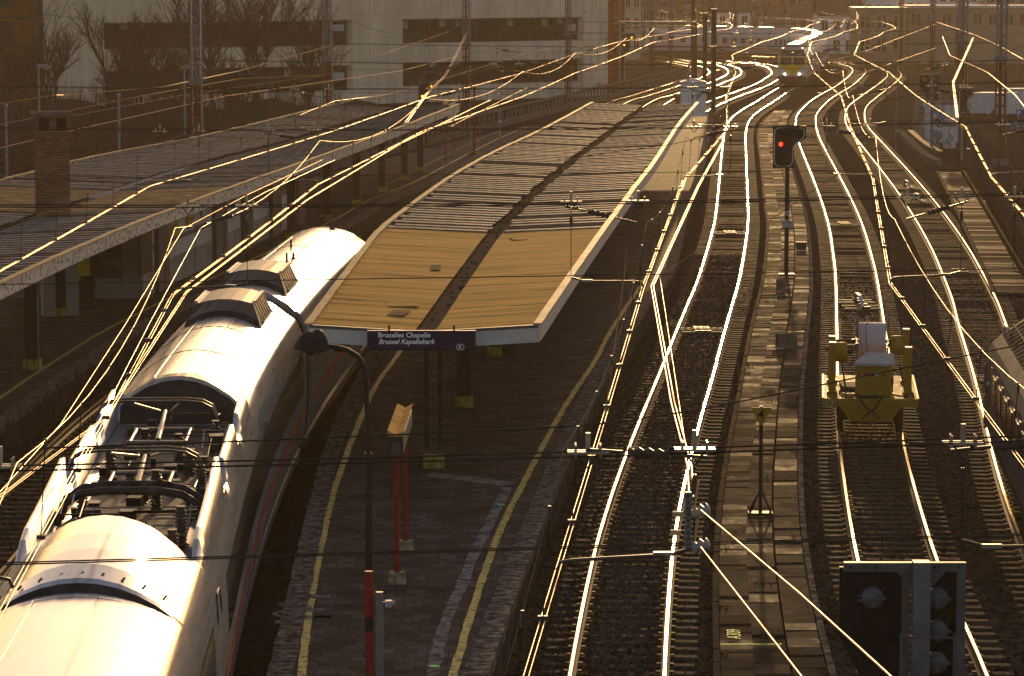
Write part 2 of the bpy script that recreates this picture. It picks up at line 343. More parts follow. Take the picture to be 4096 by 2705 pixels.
def track(key, ctrl, label, first=44., n_parts=100, last=900.):
    c = smooth(ctrl, 1.5); TRK[key] = c
    t = thing('railway_track', label, 'railway track', (c[0].x, c[0].y, 0), group='railway tracks')
    for s in (-1, 1):
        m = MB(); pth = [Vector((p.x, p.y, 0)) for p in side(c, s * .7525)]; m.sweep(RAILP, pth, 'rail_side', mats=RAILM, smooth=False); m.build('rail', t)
    ev = even(c, .6); rest = MB(); k = 0
    for i in range(1, len(ev) - 1):
        p = ev[i]
        if p.y < first: continue
        if p.y > last: break
        d = ev[i + 1] - ev[i - 1]; rz = -atan2(d.x, d.y) + rnd.uniform(-.012, .012); dz = rnd.uniform(-.012, .008)
        if k < n_parts:
            o = bpy.data.objects.new('sleeper', SLM); COL.objects.link(o); o.parent = t; o.location = Vector((p.x, p.y, dz)) - t.location; o.rotation_euler = (0, 0, rz); k += 1
        else:
            R = Matrix.Rotation(rz, 3, 'Z'); q = Vector((p.x, p.y, dz - .02))
            for xa, xb, zt in ((-1.28, -.6, -.19), (-.6, .6, -.215), (.6, 1.28, -.19)):
                rest.add([R @ Vector(v) + q for v in ((xa, -.1, zt), (xb, -.1, zt), (xb, .1, zt), (xa, .1, zt), (xa, -.13, -.3), (xb, -.13, -.3))], [(0, 1, 2, 3), (4, 5, 1, 0)], 'sleeper')
    if rest.v: tag(rest.build('sleeper_row', t), kind='stuff')
    return t
track('F', TF, 'railway track between the white train and the waiting hall platform', 44)
track('E', TE, 'railway track under the white train with the open roof well', 92, 60)
track('A', TA, 'brightest railway track between the central platform and the slab walkway', 44)
track('C', TC, 'railway track carrying the yellow cable drum trolley', 44)
track('D', TD, 'railway track on which the blue locomotive stands', 44)
track('B', TB, 'short stretch of railway track just right of the white relay hut', 246, 60)
A_, C_, D_, E_, F_ = (TRK[k] for k in 'ACDEF')
# ------------------------------------------------------------------ loose ballast stones
def stones(n, d0, d1, xa, xb, z0, z1, keep):
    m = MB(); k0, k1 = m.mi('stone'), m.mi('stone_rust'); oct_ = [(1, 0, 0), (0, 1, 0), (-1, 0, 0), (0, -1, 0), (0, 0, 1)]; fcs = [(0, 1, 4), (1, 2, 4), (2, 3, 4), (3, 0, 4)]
    for _ in range(n):
        d = d0 + (d1 - d0) * rnd.random() ** 1.25; a, b = xa(d), xb(d)
        x = rnd.uniform(a, b)
        if not keep(x, d): continue
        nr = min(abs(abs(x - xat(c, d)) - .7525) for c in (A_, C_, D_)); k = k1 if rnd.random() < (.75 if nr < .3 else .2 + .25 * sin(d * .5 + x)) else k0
        r = rnd.uniform(.022, .05); o = len(m.v); ph = rnd.random() * 6.3; c, s = cos(ph), sin(ph); z = rnd.uniform(z0, z1)
        for vx, vy, vz in oct_:
            q = r * rnd.uniform(.7, 1.25); m.v.append((x + (vx * c - vy * s) * q, d + (vx * s + vy * c) * q * .9, z + (vz * q * .75)))
        for f in fcs: m.f.append(tuple(o + i for i in f)); m.m.append(k); m.sm.append(False)
    return m
# ------------------------------------------------------------------ central platform
ZP = .58
CPL = [Vector(p) for p in [(-3.3, 18), (-3.5, 32), (-3.66, 47.5), (-3.95, 60), (-4.15, 72), (-4.0, 84), (-3.55, 95), (-2.2, 110), (-.64, 127), (1.35, 144.5), (4.3, 173), (8.2, 212), (10.4, 236)]]
CPR = [Vector(p) for p in [(-2.3, 18), (-1.4, 32), (-.38, 47.5), (.75, 63), (2.13, 80), (3.4, 92.5), (4.4, 102), (5.85, 114), (7.9, 142), (9.75, 164), (12.2, 198), (14.2, 225), (14.8, 236)]]
def strip(m, L, R, z, matn, over=.0):
    vs = []; 
    for a, b in zip(L, R): vs += [(a.x - over, a.y, z), (b.x + over, b.y, z)]
    m.add(vs, [(2 * i, 2 * i + 1, 2 * i + 3, 2 * i + 2) for i in range(len(L) - 1)], matn)
def by_d(c, ds): return [Vector((xat(c, d), d)) for d in ds]
def drange(a, b, s):
    n = max(1, int(round((b - a) / s))); return [a + (b - a) * i / n for i in range(n + 1)]
def off_d(c, ds, o):
    p = by_d(c, ds); return side(p, o)
ds = drange(18, 236, 3.)
cpl, cpr = smooth(CPL, 4), smooth(CPR, 4)
m = MB(); L, R = by_d(cpl, ds), by_d(cpr, ds)
strip(m, L, R, ZP, 'paver')
for e in (L, R):
    vs = [];
    for p in e: vs += [(p.x, p.y, ZP), (p.x, p.y, -.3)]
    m.add(vs, [(2 * i, 2 * i + 1, 2 * i + 3, 2 * i + 2) for i in range(len(e) - 1)], 'wall_concrete')
for q in (0, -1): m.add([(L[q].x, L[q].y, ZP), (R[q].x, R[q].y, ZP), (R[q].x, R[q].y, -.3), (L[q].x, L[q].y, -.3)], [(0, 1, 2, 3)], 'wall_concrete')
PLAT = tag(m.build('platform', base=(0, 0, 0)), kind='structure')
def coping(edge, d0, d1, sgn, parent, w=.34):
    m = MB(); e = even(smooth(by_d(edge, drange(d0, d1, 4)), 1), .9); 
    for a, b in zip(e, e[1:]):
        t = (b - a).normalized(); nrm = Vector((t.y, -t.x)) * sgn; j = rnd.uniform(-.012, .012); h = rnd.uniform(.012, .03); g_ = t * .008
        qa, qb = a + g_, b - g_; o1, o2 = nrm * (.05 + j), nrm * (-w + j)
        vs = [(*(qa + o1), ZP + h), (*(qb + o1), ZP + h), (*(qb + o2), ZP + h), (*(qa + o2), ZP + h), (*(qa + o1), ZP - .16), (*(qb + o1), ZP - .16)]
        m.add(vs, [(0, 1, 2, 3), (4, 5, 1, 0)], 'coping')
    return m.build('coping', parent)
coping(cpl, 20, 236, -1, PLAT); coping(cpr, 20, 236, 1, PLAT)
def line(px, w, z, mt, parent, name, rough_edge=.012, ext=()):
    c = smooth(list(ext) + [G(u, v, z).to_2d() for u, v in px], .35); m = MB(); a = side(c, -w / 2); b = side(c, w / 2)
    a = [p + Vector((rnd.uniform(-1, 1) * rough_edge, 0)) for p in a]; b = [p + Vector((rnd.uniform(-1, 1) * rough_edge, 0)) for p in b]
    strip(m, a, b, z, mt); return m.build(name, parent)
line([(1811, 2705), (1898, 2409), (2002, 2119), (2111, 1900), (2253, 1636), (2375, 1452), (2437, 1335), (2498, 1238), (2590, 1100), (2623, 1010), (2660, 920), (2706, 808), (2740, 720)], .13, ZP + .006, 'yellow_line', PLAT, 'safety_line')
line([(1205, 2705), (1241, 2420), (1296, 2130), (1347, 1930), (1444, 1671), (1513, 1527), (1599, 1407), (1680, 1260)], .13, ZP + .006, 'yellow_line', PLAT, 'safety_line')
line([(1728, 2705), (1777, 2502), (1843, 2350), (1890, 2228), (1965, 2080), (2029, 1950)], .2, ZP + .005, 'grey_line', PLAT, 'guide_strip', .02)
line([(2040, 1938), (1930, 1922), (1817, 1909), (1708, 1897)], .55, ZP + .004, 'grey_line', PLAT, 'guide_strip', .02)
m = MB()
for u, v in ((1738, 2665), (2005, 2020)):
    c = G(u, v, ZP + .012); m.lathe([(.085, 0), (.085, .003)], c, Z, 'green_paint', 14)
m.build('paint_spot', PLAT)
m = MB()
for _ in range(16):
    c = G(rnd.uniform(1125, 1290), rnd.uniform(2375, 2490), ZP + .009); m.box((c.x, c.y, ZP + .009), (.29, .26, .01), 'grey_line', rz=-.03)
m.build('loose_paver', PLAT)
for u, v, w in ((2276, 1338, 1.0), (2412, 1072, .9)):
    c = G(u, v, ZP + .01); m = MB(); m.box((c.x, c.y, ZP + .008), (.55, w, .012), 'black')
    for k in range(8): m.box((c.x - .24 + k * .068, c.y, ZP + .018), (.02, w, .01), 'post_dark')
    m.build('drain_cover', PLAT)
# ------------------------------------------------------------------ left platform
LPR = [Vector(p) for p in [(-11.9, 20), (-12, 60), (-11.95, 74), (-11.4, 89), (-10.6, 99.4), (-7.0, 132.7), (-5.76, 148), (-4.05, 160.7), (-2.9, 173), (.1, 204), (2.2, 221)]]
lpr = smooth(LPR, 4)
def lpl(d): return xat(lpr, d) - (8.2 if d < 150 else max(1.2, 8.2 - (d - 150) * .098))
ds = drange(20, 221, 3.); m = MB(); R = by_d(lpr, ds); L = [Vector((lpl(d), d)) for d in ds]
strip(m, L, R, ZP, 'paver')
for e in (L, R):
    vs = []
    for p in e: vs += [(p.x, p.y, ZP), (p.x, p.y, -.3)]
    m.add(vs, [(2 * i, 2 * i + 1, 2 * i + 3, 2 * i + 2) for i in range(len(e) - 1)], 'wall_concrete')
for q in (0, -1): m.add([(L[q].x, L[q].y, ZP), (R[q].x, R[q].y, ZP), (R[q].x, R[q].y, -.3), (L[q].x, L[q].y, -.3)], [(0, 1, 2, 3)], 'wall_concrete')
LPLAT = tag(m.build('platform', base=(0, 0, 0)), kind='structure')
coping(lpr, 40, 220, 1, LPLAT)
c = smooth(off_d(lpr, drange(40, 219, 4), -.95), .5); m = MB(); strip(m, side(c, -.06), side(c, .06), ZP + .006, 'yellow_line'); m.build('safety_line', LPLAT)
c = smooth(off_d(lpr, drange(150, 215, 4), -2.1), .5); m = MB(); strip(m, side(c, -.1), side(c, .1), ZP + .005, 'grey_line'); m.build('guide_strip', LPLAT)
# ------------------------------------------------------------------ slab walkway between tracks
WL = smooth(GX([(2880, 2705), (2874, 2310), (2885, 2081), (2911, 1865), (2967, 1559), (3008, 1330), (3039, 1202), (3062, 1089), (3075, 910), (3062, 808), (3047, 655), (3034, 527), (3068, 470), (3125, 420)], -.12), 1)
WR = smooth(GX([(3318, 2701), (3277, 2542), (3221, 2259), (3195, 2003), (3194, 1763), (3199, 1559), (3219, 1355), (3240, 1100), (3219, 859), (3168, 675), (3150, 553), (3150, 480), (3185, 425)], -.12), 1)
m = MB(); d = 44.
while d < 262:
    ln = rnd.uniform(.62, .9) * (1 if d < 130 else 1.6); xa0, xb0, xa1, xb1 = xat(WL, d), xat(WR, d), xat(WL, d + ln), xat(WR, d + ln); n = 3 if xb0 - xa0 > 1.15 else 2
    for k in range(n):
        off = (k * .37) % .6; gx = .012
        a0 = xa0 + (xb0 - xa0) * k / n + gx; b0 = xa0 + (xb0 - xa0) * (k + 1) / n - gx; a1 = xa1 + (xb1 - xa1) * k / n + gx; b1 = xa1 + (xb1 - xa1) * (k + 1) / n - gx
        z = [-.12 + rnd.gauss(0, .012) for _ in range(2)]; tl = rnd.gauss(0, .012)
        mt = rnd.choice(['slab', 'slab', 'slab', 'slab_alt', 'slab_dark']); d0, d1 = d + off, d + off + ln - .018
        v = [(a0, d0, z[0]), (b0, d0, z[0] + tl * .4), (b1, d1, z[1] + tl * .4), (a1, d1, z[1]), (a0, d0, -.32), (b0, d0, -.32), (a1, d1, -.32), (b1, d1, -.32)]
        m.add(v, [(0, 1, 2, 3), (4, 5, 1, 0), (7, 6, 3, 2), (6, 4, 0, 3), (5, 7, 2, 1)], mt)
    d += ln
for w, s in ((WL, -1), (WR, 1)):
    e = even(smooth(by_d(w, drange(44, 250, 3)), 1), 1.0)
    for a, b in zip(e, e[1:]):
        t = (b - a).normalized(); nn = Vector((t.y, -t.x)) * s; z = -.08 + rnd.uniform(-.012, .012); q0, q1 = a + t * .01, b - t * .01
        m.add([(*q0, z), (*q1, z), (*(q1 + nn * .11), z), (*(q0 + nn * .11), z), (*q0, -.3), (*q1, -.3), (*(q1 + nn * .11), -.3), (*(q0 + nn * .11), -.3)], [(0, 1, 2, 3), (4, 5, 1, 0), (2, 6, 7, 3), (4, 0, 3, 7)], 'coping' if s > 0 else 'slab_dark')
WALK = tag(m.build('walkway', base=(0, 0, 0)), kind='structure')
m = MB()   # sprayed survey marks on the walkway
p = G(2964, 2557, -.09); text_mesh('A309', .36, (p.x, p.y - .05, -.075), (0.05, .99, 0), (-.99, .05, 0), Z, 'lime_paint', m, bold=-.006)
q0, q1 = G(2880, 2581, -.08), G(3128, 2581, -.08); m.beam((q0.x, q0.y, -.07), (q1.x, q1.y, -.07), .035, .02, 'lime_paint'); m.build('survey_mark', WALK)
def clear_rail(x, d):
    for c in (A_, C_, D_):
        e = abs(x - xat(c, d))
        if abs(e - .7525) < .12: return False
    wl, wr = xat(WL, d), xat(WR, d)
    if wl - .12 < x < wr + .12: return False
    return True
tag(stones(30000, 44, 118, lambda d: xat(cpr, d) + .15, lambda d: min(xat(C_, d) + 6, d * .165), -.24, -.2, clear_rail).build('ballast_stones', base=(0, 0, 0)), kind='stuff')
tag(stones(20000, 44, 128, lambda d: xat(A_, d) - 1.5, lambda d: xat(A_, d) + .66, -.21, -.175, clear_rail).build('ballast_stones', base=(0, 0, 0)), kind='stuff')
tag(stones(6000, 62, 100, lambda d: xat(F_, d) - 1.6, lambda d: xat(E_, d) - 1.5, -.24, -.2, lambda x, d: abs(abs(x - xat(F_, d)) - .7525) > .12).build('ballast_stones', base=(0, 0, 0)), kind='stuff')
# weeds along the walkway
m = MB()
for _ in range(70):
    d = rnd.uniform(46, 120); w = rnd.choice((WL, WR)); x = xat(w, d) + rnd.gauss(0, .16)
    if rnd.random() < .25: x = (xat(WL, d) + xat(WR, d)) / 2
    for _ in range(14):
        a = rnd.random() * 6.3; l = rnd.uniform(.05, .16); b = Vector((x + rnd.gauss(0, .07), d + rnd.gauss(0, .1), -.16)); t = b + Vector((cos(a) * l, sin(a) * l, l)); s = Vector((-sin(a), cos(a), 0)) * .02
        m.add([b - s, b + s, t], [(0, 1, 2)], 'weed')
tag(m.build('weeds', base=(0, 0, 0)), kind='stuff')
# ------------------------------------------------------------------ canopy roofs
def canopy(name_label, Lc, Rc, d0, dsm0, dsm1, d1, z_e, dip, wave, board, end_board, mid=.5, gut_w=.42, step=.95, felt='felt'):
    t = thing('platform_canopy', name_label, 'canopy', ((xat(Lc, d0) + xat(Rc, d0)) / 2, d0, ZP))
    def mx(d): return xat(Lc, d) + (xat(Rc, d) - xat(Lc, d)) * mid
    # smooth felt part
    ds = drange(dsm0, dsm1, .5); m = MB()
    for sgn in (0, 1):
        vs = []; nx = 8
        for d in ds:
            a, b = (xat(Lc, d), mx(d) - gut_w / 2) if sgn == 0 else (mx(d) + gut_w / 2, xat(Rc, d))
            for i in range(nx + 1):
                x = a + (b - a) * i / nx; f = (1 - i / nx) if sgn == 0 else i / nx
                vs.append((x, d, z_e - dip * (1 - f) + rnd.gauss(0, .0035)))
        m.add(vs, [(r * (nx + 1) + i, r * (nx + 1) + i + 1, (r + 1) * (nx + 1) + i + 1, (r + 1) * (nx + 1) + i) for r in range(len(ds) - 1) for i in range(nx)], felt, True)
        k = 0
        for d in drange(dsm0 + .6, dsm1 - .3, 1.0):     # seams where the felt strips overlap
            k += 1
            if rnd.random() < (.8 if d > (dsm0 + dsm1) / 2 else .35): continue
            a, b = (xat(Lc, d), mx(d) - gut_w / 2) if sgn == 0 else (mx(d) + gut_w / 2, xat(Rc, d)); za, zb = (z_e, z_e - dip) if sgn == 0 else (z_e - dip, z_e)
            dd = d + rnd.uniform(-.12, .12); m.add([(a, dd, za + .008), (b, dd + rnd.uniform(-.05, .05), zb + .008), (b, dd - .03, zb - .006), (a, dd - .03, za - .006), (a, dd + .3, za + .006), (b, dd + .3, zb + .006)], [(3, 2, 1, 0), (0, 1, 5, 4)], felt)
    m.build('felt_roof', t)
    # overlapping wavy sheets
    for (da, db) in ((dsm1, d1),) if d0 == dsm0 else ((d0, dsm0), (dsm1, d1)):
        m = MB()
        for sgn in (0, 1):
            rows = drange(da, db, step)
            for r in range(len(rows) - 1):
                dn, df = rows[r], rows[r + 1]
                cut = rnd.uniform(0, .25) if rnd.random() < .5 else rnd.uniform(.0, .06); jz = rnd.gauss(0, .004); mt = 'sheet' if rnd.random() > .12 else 'sheet_rust'
                a, b = (xat(Lc, dn) + cut, mx(dn) - gut_w / 2 + rnd.uniform(-.05, .05)) if sgn == 0 else (mx(dn) + gut_w / 2 + rnd.uniform(-.05, .05), xat(Rc, dn) - cut)
                nx = max(8, int((b - a) / .11)); vs = []; ph = rnd.random() * .2
                for row in range(3):
                    d = dn if row < 2 else df + .06
                    for i in range(nx + 1):
                        x = a + (b - a) * i / nx; xx = xat(Lc, d) if sgn == 0 else xat(Rc, d)
                        f = min(1, max(0, abs(x - mx(dn)) / max(.1, (xat(Rc, dn) - xat(Lc, dn)) * .5))); zz = z_e - dip * (1 - f)
                        w = wave * sin(2 * pi * (x + ph) / .44) * (1 if row < 2 else .5)
                        z = zz + jz + w + (.034 if row == 1 else (.0 if row == 2 else .0))
                        if row == 0: z = zz + jz - .012
                        sk = (xat(Lc, d) - xat(Lc, dn)) if row == 2 else 0
                        vs.append((x + sk, d, z))
                n1 = nx + 1
                m.add(vs, [(rr * n1 + i, rr * n1 + i + 1, (rr + 1) * n1 + i + 1, (rr + 1) * n1 + i) for rr in (0, 1) for i in range(nx)], mt, False)
        m.build('sheet_roof', t)
    ds = drange(d0, d1, 2.); m = MB()
    gl, gr = [Vector((mx(d) - gut_w / 2 - .1, d)) for d in ds], [Vector((mx(d) + gut_w / 2 + .12, d)) for d in ds]; strip(m, gl, gr, z_e - dip - .07, 'gutter')
    for _ in range(90):
        d = rnd.uniform(d0, d1); m.lathe([(rnd.uniform(.03, .07), 0), (.05, .03), (.01, .05)], (mx(d) + rnd.uniform(-.15, .15), d, z_e - dip - .07), Z, 'gutter', 6)
    m.build('gutter', t)
    # soffit and edge boards
    m = MB(); strip(m, by_d(Lc, ds), by_d(Rc, ds), z_e - dip - .2, 'post_grey'); m.build('soffit', t)
    for c, s in ((Lc, -1), (Rc, 1)):
        m = MB(); pth = [Vector((p.x, p.y, 0)) for p in by_d(c, drange(d0, d1, 1.))]
        m.sweep([(-.015, z_e - .33), (.03, z_e - .33), (.03, z_e + .03), (-.015, z_e + .03)], pth, board)
        m.sweep([(-.1, z_e + .035), (.07, z_e + .035), (.07, z_e + .07), (-.1, z_e + .07)], [p + Vector((0, rnd.uniform(-.2, .2) * 0, rnd.gauss(0, .008))) for p in pth], 'trim'); m.build('edge_board', t)
    m = MB(); a, b, c = xat(Lc, d0), mx(d0), xat(Rc, d0); y = d0 - .012
    for (xa, za), (xb, zb) in (((a, z_e), (b, z_e - dip)), ((b, z_e - dip), (c, z_e))):
        m.add([(xa, y, za - .33), (xb, y, zb - .33), (xb, y, zb - .02), (xa, y, za - .02), (xa, y + .03, za - .02), (xb, y + .03, zb - .02)], [(0, 1, 2, 3), (3, 2, 5, 4)], end_board)
        m.add([(xa, y - .02, za - .03), (xb, y - .02, zb - .03), (xb, y - .02, zb + .03), (xa, y - .02, za + .03), (xa, y + .08, za + .03), (xb, y + .08, zb + .03)], [(0, 1, 2, 3), (3, 2, 5, 4)], 'post_grey')
    m.build('end_board', t)
    return t, mx
CL = smooth([Vector(p) for p in [(-4.15, 62), (-4.1, 65), (-3.7, 86.5), (-3.55, 90), (-2.2, 110), (-.64, 127), (1.35, 144.5), (4.3, 174), (4.6, 177)]], 3)
CR = smooth([Vector(p) for p in [(.35, 62), (.62, 65), (1.45, 75), (2.7, 89.6), (4.05, 105), (5.4, 120), (7.9, 150), (10.4, 177), (10.6, 179)]], 3)
CAN, cmx = canopy('central platform canopy, smooth tan felt in front and rusty wavy sheets behind', CL, CR, 64, 64, 89, 175.5, 4.0, .14, .002, 'white_board', 'white_board')
LL = smooth([Vector(p) for p in [(-18.9, 60), (-18.6, 90), (-16.6, 120), (-13.3, 141), (-9.9, 171), (-9.2, 177)]], 3)
LR = smooth([Vector(p) for p in [(-11.9, 60), (-11.75, 72.5), (-10.3, 95), (-6.1, 137), (-2.97, 172), (-2.4, 177)]], 3)
LCAN, lmx = canopy('long platform canopy with peeling white edge board and brick chimney', LL, LR, 66, 97, 107, 173, 4.0, .16, .003, 'flaking_board', 'flaking_board', step=.8, felt='felt_dark')
for _ in range(4):     # patched spots on the felt
    d = rnd.uniform(66, 87); sd_ = rnd.choice((-1, 1)); x = cmx(d) + sd_ * rnd.uniform(.7, 1.9); f = min(1, abs(x - cmx(d)) / ((xat(CR, d) - xat(CL, d)) / 2)); m = MB()
    m.box((x, d, 4.0 - .14 * (1 - f) + .014), (rnd.uniform(.2, .7), rnd.uniform(.4, 1.4), .012), rnd.choice(('felt_dark', 'felt')), rz=rnd.uniform(-.1, .1)); m.build('felt_patch', CAN)
def post(parent, p, h, lattice):
    m = MB()
    if lattice:
        for s in (-1, 1):
            m.box((p.x + s * .17, p.y, ZP + h / 2 + .25), (.05, .3, h - .25), 'post_dark')
            m.box((p.x + s * .13, p.y - .1, ZP + h / 2 + .25), (.06, .02, h - .25), 'post_dark')
        z = ZP + .35; k = 1
        while z < ZP + h - .3:
            for q in (-.07, .07): m.beam((p.x + q - k * .045, p.y - .06, z), (p.x + q + k * .045, p.y - .06, z + .13), .018, .018, 'post_grey')
            z += .13; k = -k
    else:
        m.box((p.x, p.y, ZP + h / 2), (.34, .3, h), 'post_dark'); m.box((p.x - .19, p.y, ZP + h - .5), (.14, .2, .12), 'post_dark'); m.box((p.x + .19, p.y, ZP + h - .5), (.14, .2, .12), 'post_dark')
    o = m.build('post', parent)
    b = MB(); b.box((p.x, p.y, ZP + .13), (.46, .46, .26), 'plinth', taper=.93); b.build('plinth', o)
for k, (x, d) in enumerate([(-1.68, 67.4), (-1.17, 77), (-.46, 87.4)] + [(cmx(d), d) for d in (98, 109, 120, 131, 142, 153, 164, 172)]): post(CAN, Vector((x, d)), 3.05, k == 0)
for d in (76, 84.5, 127, 136, 145, 154, 163, 170): post(LCAN, Vector((xat(LR, d) - 1.75, d)), 3.05, False)
# station name board
c = MB(); d = 63.6; a, b = Pd(1469, 1330, d), Pd(1903, 1330, d); zt, zb = Pd(1469, 1322, d).z, Pd(1469, 1401, d).z
sg = thing('station_sign', 'dark blue station name board hanging under the front of the central canopy', 'sign', ((a.x + b.x) / 2, d, zb))
c.box(((a.x + b.x) / 2, d, (zt + zb) / 2), (b.x - a.x, .1, zt - zb), 'sign_blue'); c.build('panel', sg)
w = b.x - a.x; h = zt - zb; y = d - .054
c = MB(); text_mesh('Bruxelles Chapelle', .14, (a.x + w * .1, y, zb + h * .665), X, Z, -Y, 'lettering', c, bold=.0034); text_mesh('Brussel Kapellekerk', .14, (a.x + w * .104, y, zb + h * .33), X, Z, -Y, 'lettering', c, shear=.28, bold=.004); c.build('lettering', sg)
c = MB(); cx, cz = a.x + w * .858, zb + h * .17
ring = [(cos(2 * pi * k / 28), sin(2 * pi * k / 28)) for k in range(29)]
c.tube([(cx + .075 * p, y, cz + .06 * q) for p, q in ring], .0075, 'lettering', 5, False); text_mesh('B', .09, (cx - .031, y, cz - .031), X, Z, -Y, 'lettering', c, bold=.003); c.build('emblem', sg)
c = MB(); c.box(((a.x + b.x) / 2, y + .001, zb + h * .18), (w * .99, .004, .006), 'sign_red'); c.build('rule', sg)
c = MB()
for q in (.2, .8): c.box((a.x + w * q, d + .03, zt + .05), (.04, .04, .12), 'post_dark')
c.build('hanger', sg)
def hang_box(u, v0, v1, d, w, label):
    p = Pd(u, (v0 + v1) / 2, d); h = (v1 - v0) * d / F; t = thing('hanging_speaker', label, 'speaker', (p.x, p.y, p.z - h / 2), group='boxes hanging under the central canopy')
    m = MB(); m.box((0, 0, h / 2), (w, .28, h), 'black'); m.box((0, -.15, h / 2), (w * .85, .02, h * .85), 'post_dark'); m.build('case', t, True)
    m = MB(); m.tube([(0, 0, h), (0, 0, h + .12), (.0, .1, h + .35)], .025, 'black'); m.build('bracket', t, True)
hang_box(2035, 1370, 1424, 80, .33, 'black box hanging under the right front of the central canopy')
hang_box(1369, 1350, 1405, 70, .34, 'black box hanging behind the twin lamp, left of the station board')
# ------------------------------------------------------------------ white high speed train
def frame(c, d):
    x0, x1 = xat(c, d - .6), xat(c, d + .6); t = Vector((x1 - x0, 1.2, 0)).normalized(); return Vector((xat(c, d), d, 0)), t, Vector((t.y, -t.x, 0))
SIDE = [(1.26, .42), (1.40, .75), (1.46, 1.3), (1.475, 1.9), (1.46, 2.45), (1.42, 2.85), (1.345, 3.12), (1.265, 3.31)]
def half(zc, zw=None, k=1.0):
    if zw is None:
        return SIDE + [(1.165, 3.41), (1.10, 3.435)] + [(x, 3.435 + (zc - 3.435) * (1 - (x / 1.1) ** 2.1)) for x in (.92, .7, .47, .23, 0)]
    return SIDE + [(1.19, zw), (1.12, zw + .01), (1.07, 3.1), (.7, 3.06), (.47, 3.06), (.23, 3.06), (0, 3.06)]
def ringpts(c, d, h, k=1., dz=0.):
    p, t, r = frame(c, d); full = [(x, z) for x, z in h] + [(-x, z) for x, z in h[::-1][1:]]
    return [p + r * x * k + Vector((0, 0, z + dz)) for x, z in full]
def body(st, matf, name, parent, caps=True):
    m = MB(); n = None; prev = None
    for d, h, k, mt in st:
        R = ringpts(E_, d, h, k); n = len(R)
        if prev:
            m.add(prev + R, [(i, n + i, n + i + 1, i + 1) for i in range(n - 1)], mt, True)
        else:
            if caps: m.add(R, [tuple(range(n))], mt)
        prev = R
    if caps: m.add(prev, [tuple(range(n))[::-1]], mt)
    # well floors and inner walls get the dark paint
    o = m.build(name, parent); return o
TR = thing('high_speed_train', 'white high-speed train with an open roof well and folded pantographs, beside the central platform', 'train', (xat(E_, 30), 30, 0))
st = []
for d in drange(12, 37.2, 1.4): st.append((d, half(3.74), 1, 'train_white'))
st += [(37.35, half(3.75), 1, 'train_white'), (37.42, half(3.70), 1, 'train_dark_grey'), (37.5, half(3.84), 1, 'train_dark_grey')]
for d, z in ((37.62, 3.88), (38.2, 3.95), (39, 3.99), (40, 4.02), (41.2, 4.03)): st.append((d, half(z), 1, 'train_white'))
def zwall(d):
    pts = [(41.3, 3.42), (42, 3.66), (44, 3.72), (46, 3.80), (47.3, 3.86), (47.5, 3.3), (48.3, 3.3), (48.5, 3.62), (52.3, 3.64), (52.5, 3.3), (53.2, 3.3), (53.6, 3.62), (56.3, 3.72)]
    return xat([(z, d_) for d_, z in pts], d)
for d in [41.25] + [41.3 + .5 * i for i in range(1, 30)] + [56.25]: st.append((d, half(0, zwall(d)), 1, 'train_white'))
st.append((56.3, half(3.96), 1, 'train_white'))
for d in drange(57, 71.0, 1.4): st.append((d, half(3.93), 1, 'train_white'))
b1 = body(st, None, 'car_body', TR)
st2 = [(d, half(3.93), 1, 'train_white') for d in drange(72.3, 88.5, 1.35)]
for d, zc, k in ((90, 3.92, 1), (91.5, 3.84, .985), (93, 3.68, .96), (94.5, 3.45, .92), (96, 3.1, .85), (97.3, 2.6, .72), (98.2, 1.9, .5)):
    st2.append((d, [(x, min(z, zc * z / 3.93 if z > 1 else z)) for x, z in half(3.93)], k, 'train_white'))
b2 = body(st2, None, 'car_body', TR)
m = MB(); prev = None
for i, d in enumerate(drange(70.9, 72.4, .1)):
    R = ringpts(E_, d, [(x * (.93 + .03 * (i % 2)), z - .1) for x, z in half(3.9)]); n = len(R)
    if prev: m.add(prev + R, [(k, n + k, n + k + 1, k + 1) for k in range(n - 1)], 'bellows')
    prev = R
m.build('gangway_bellows', TR)
def side_strip(name, mt, d0, d1, z0, z1, parent, off=.006, sides=(1, -1), step=1.):
    m = MB()
    zs = drange(z0, z1, .2); hx = [(z, x) for x, z in SIDE]
    for s in sides:
        vs = []; dd = drange(d0, d1, step)
        for d in dd:
            p, t, r = frame(E_, d)
            for z in zs: vs.append(p + r * s * (xat([(x, z_) for x, z_ in SIDE], z) + off) + Vector((0, 0, z)))
        k = len(zs); m.add(vs, [(i * k + j, i * k + j + 1, (i + 1) * k + j + 1, (i + 1) * k + j) for i in range(len(dd) - 1) for j in range(k - 1)], mt, True)
    return m.build(name, parent)
for body_, (a, b) in ((b1, (13, 40.5)), (b1, (44, 70)), (b2, (73.5, 90))):
    for sd_ in (1, -1): side_strip('window_band', 'train_glass', a, b, 1.86, 2.68, body_, sides=(sd_,))
for body_, (a, b) in ((b1, (12.2, 70.8)), (b2, (72.4, 94))):
    for sd_ in (1, -1): side_strip('stripe', 'train_red', a, b, 1.28, 1.44, body_, sides=(sd_,))
for body_, (a, b) in ((b1, (12.2, 70.8)), (b2, (72.4, 94))):
    for s in (1, -1):
        m = MB(); pth = [];
        for d in drange(a, b, 1.5):
            p, t, r = frame(E_, d); pth.append(p + r * s * 1.27)
        m.sweep([(-.05, .25), (.05, .25), (.06, .47), (-.05, .47)], pth, 'skirt'); m.build('skirt_edge', body_)
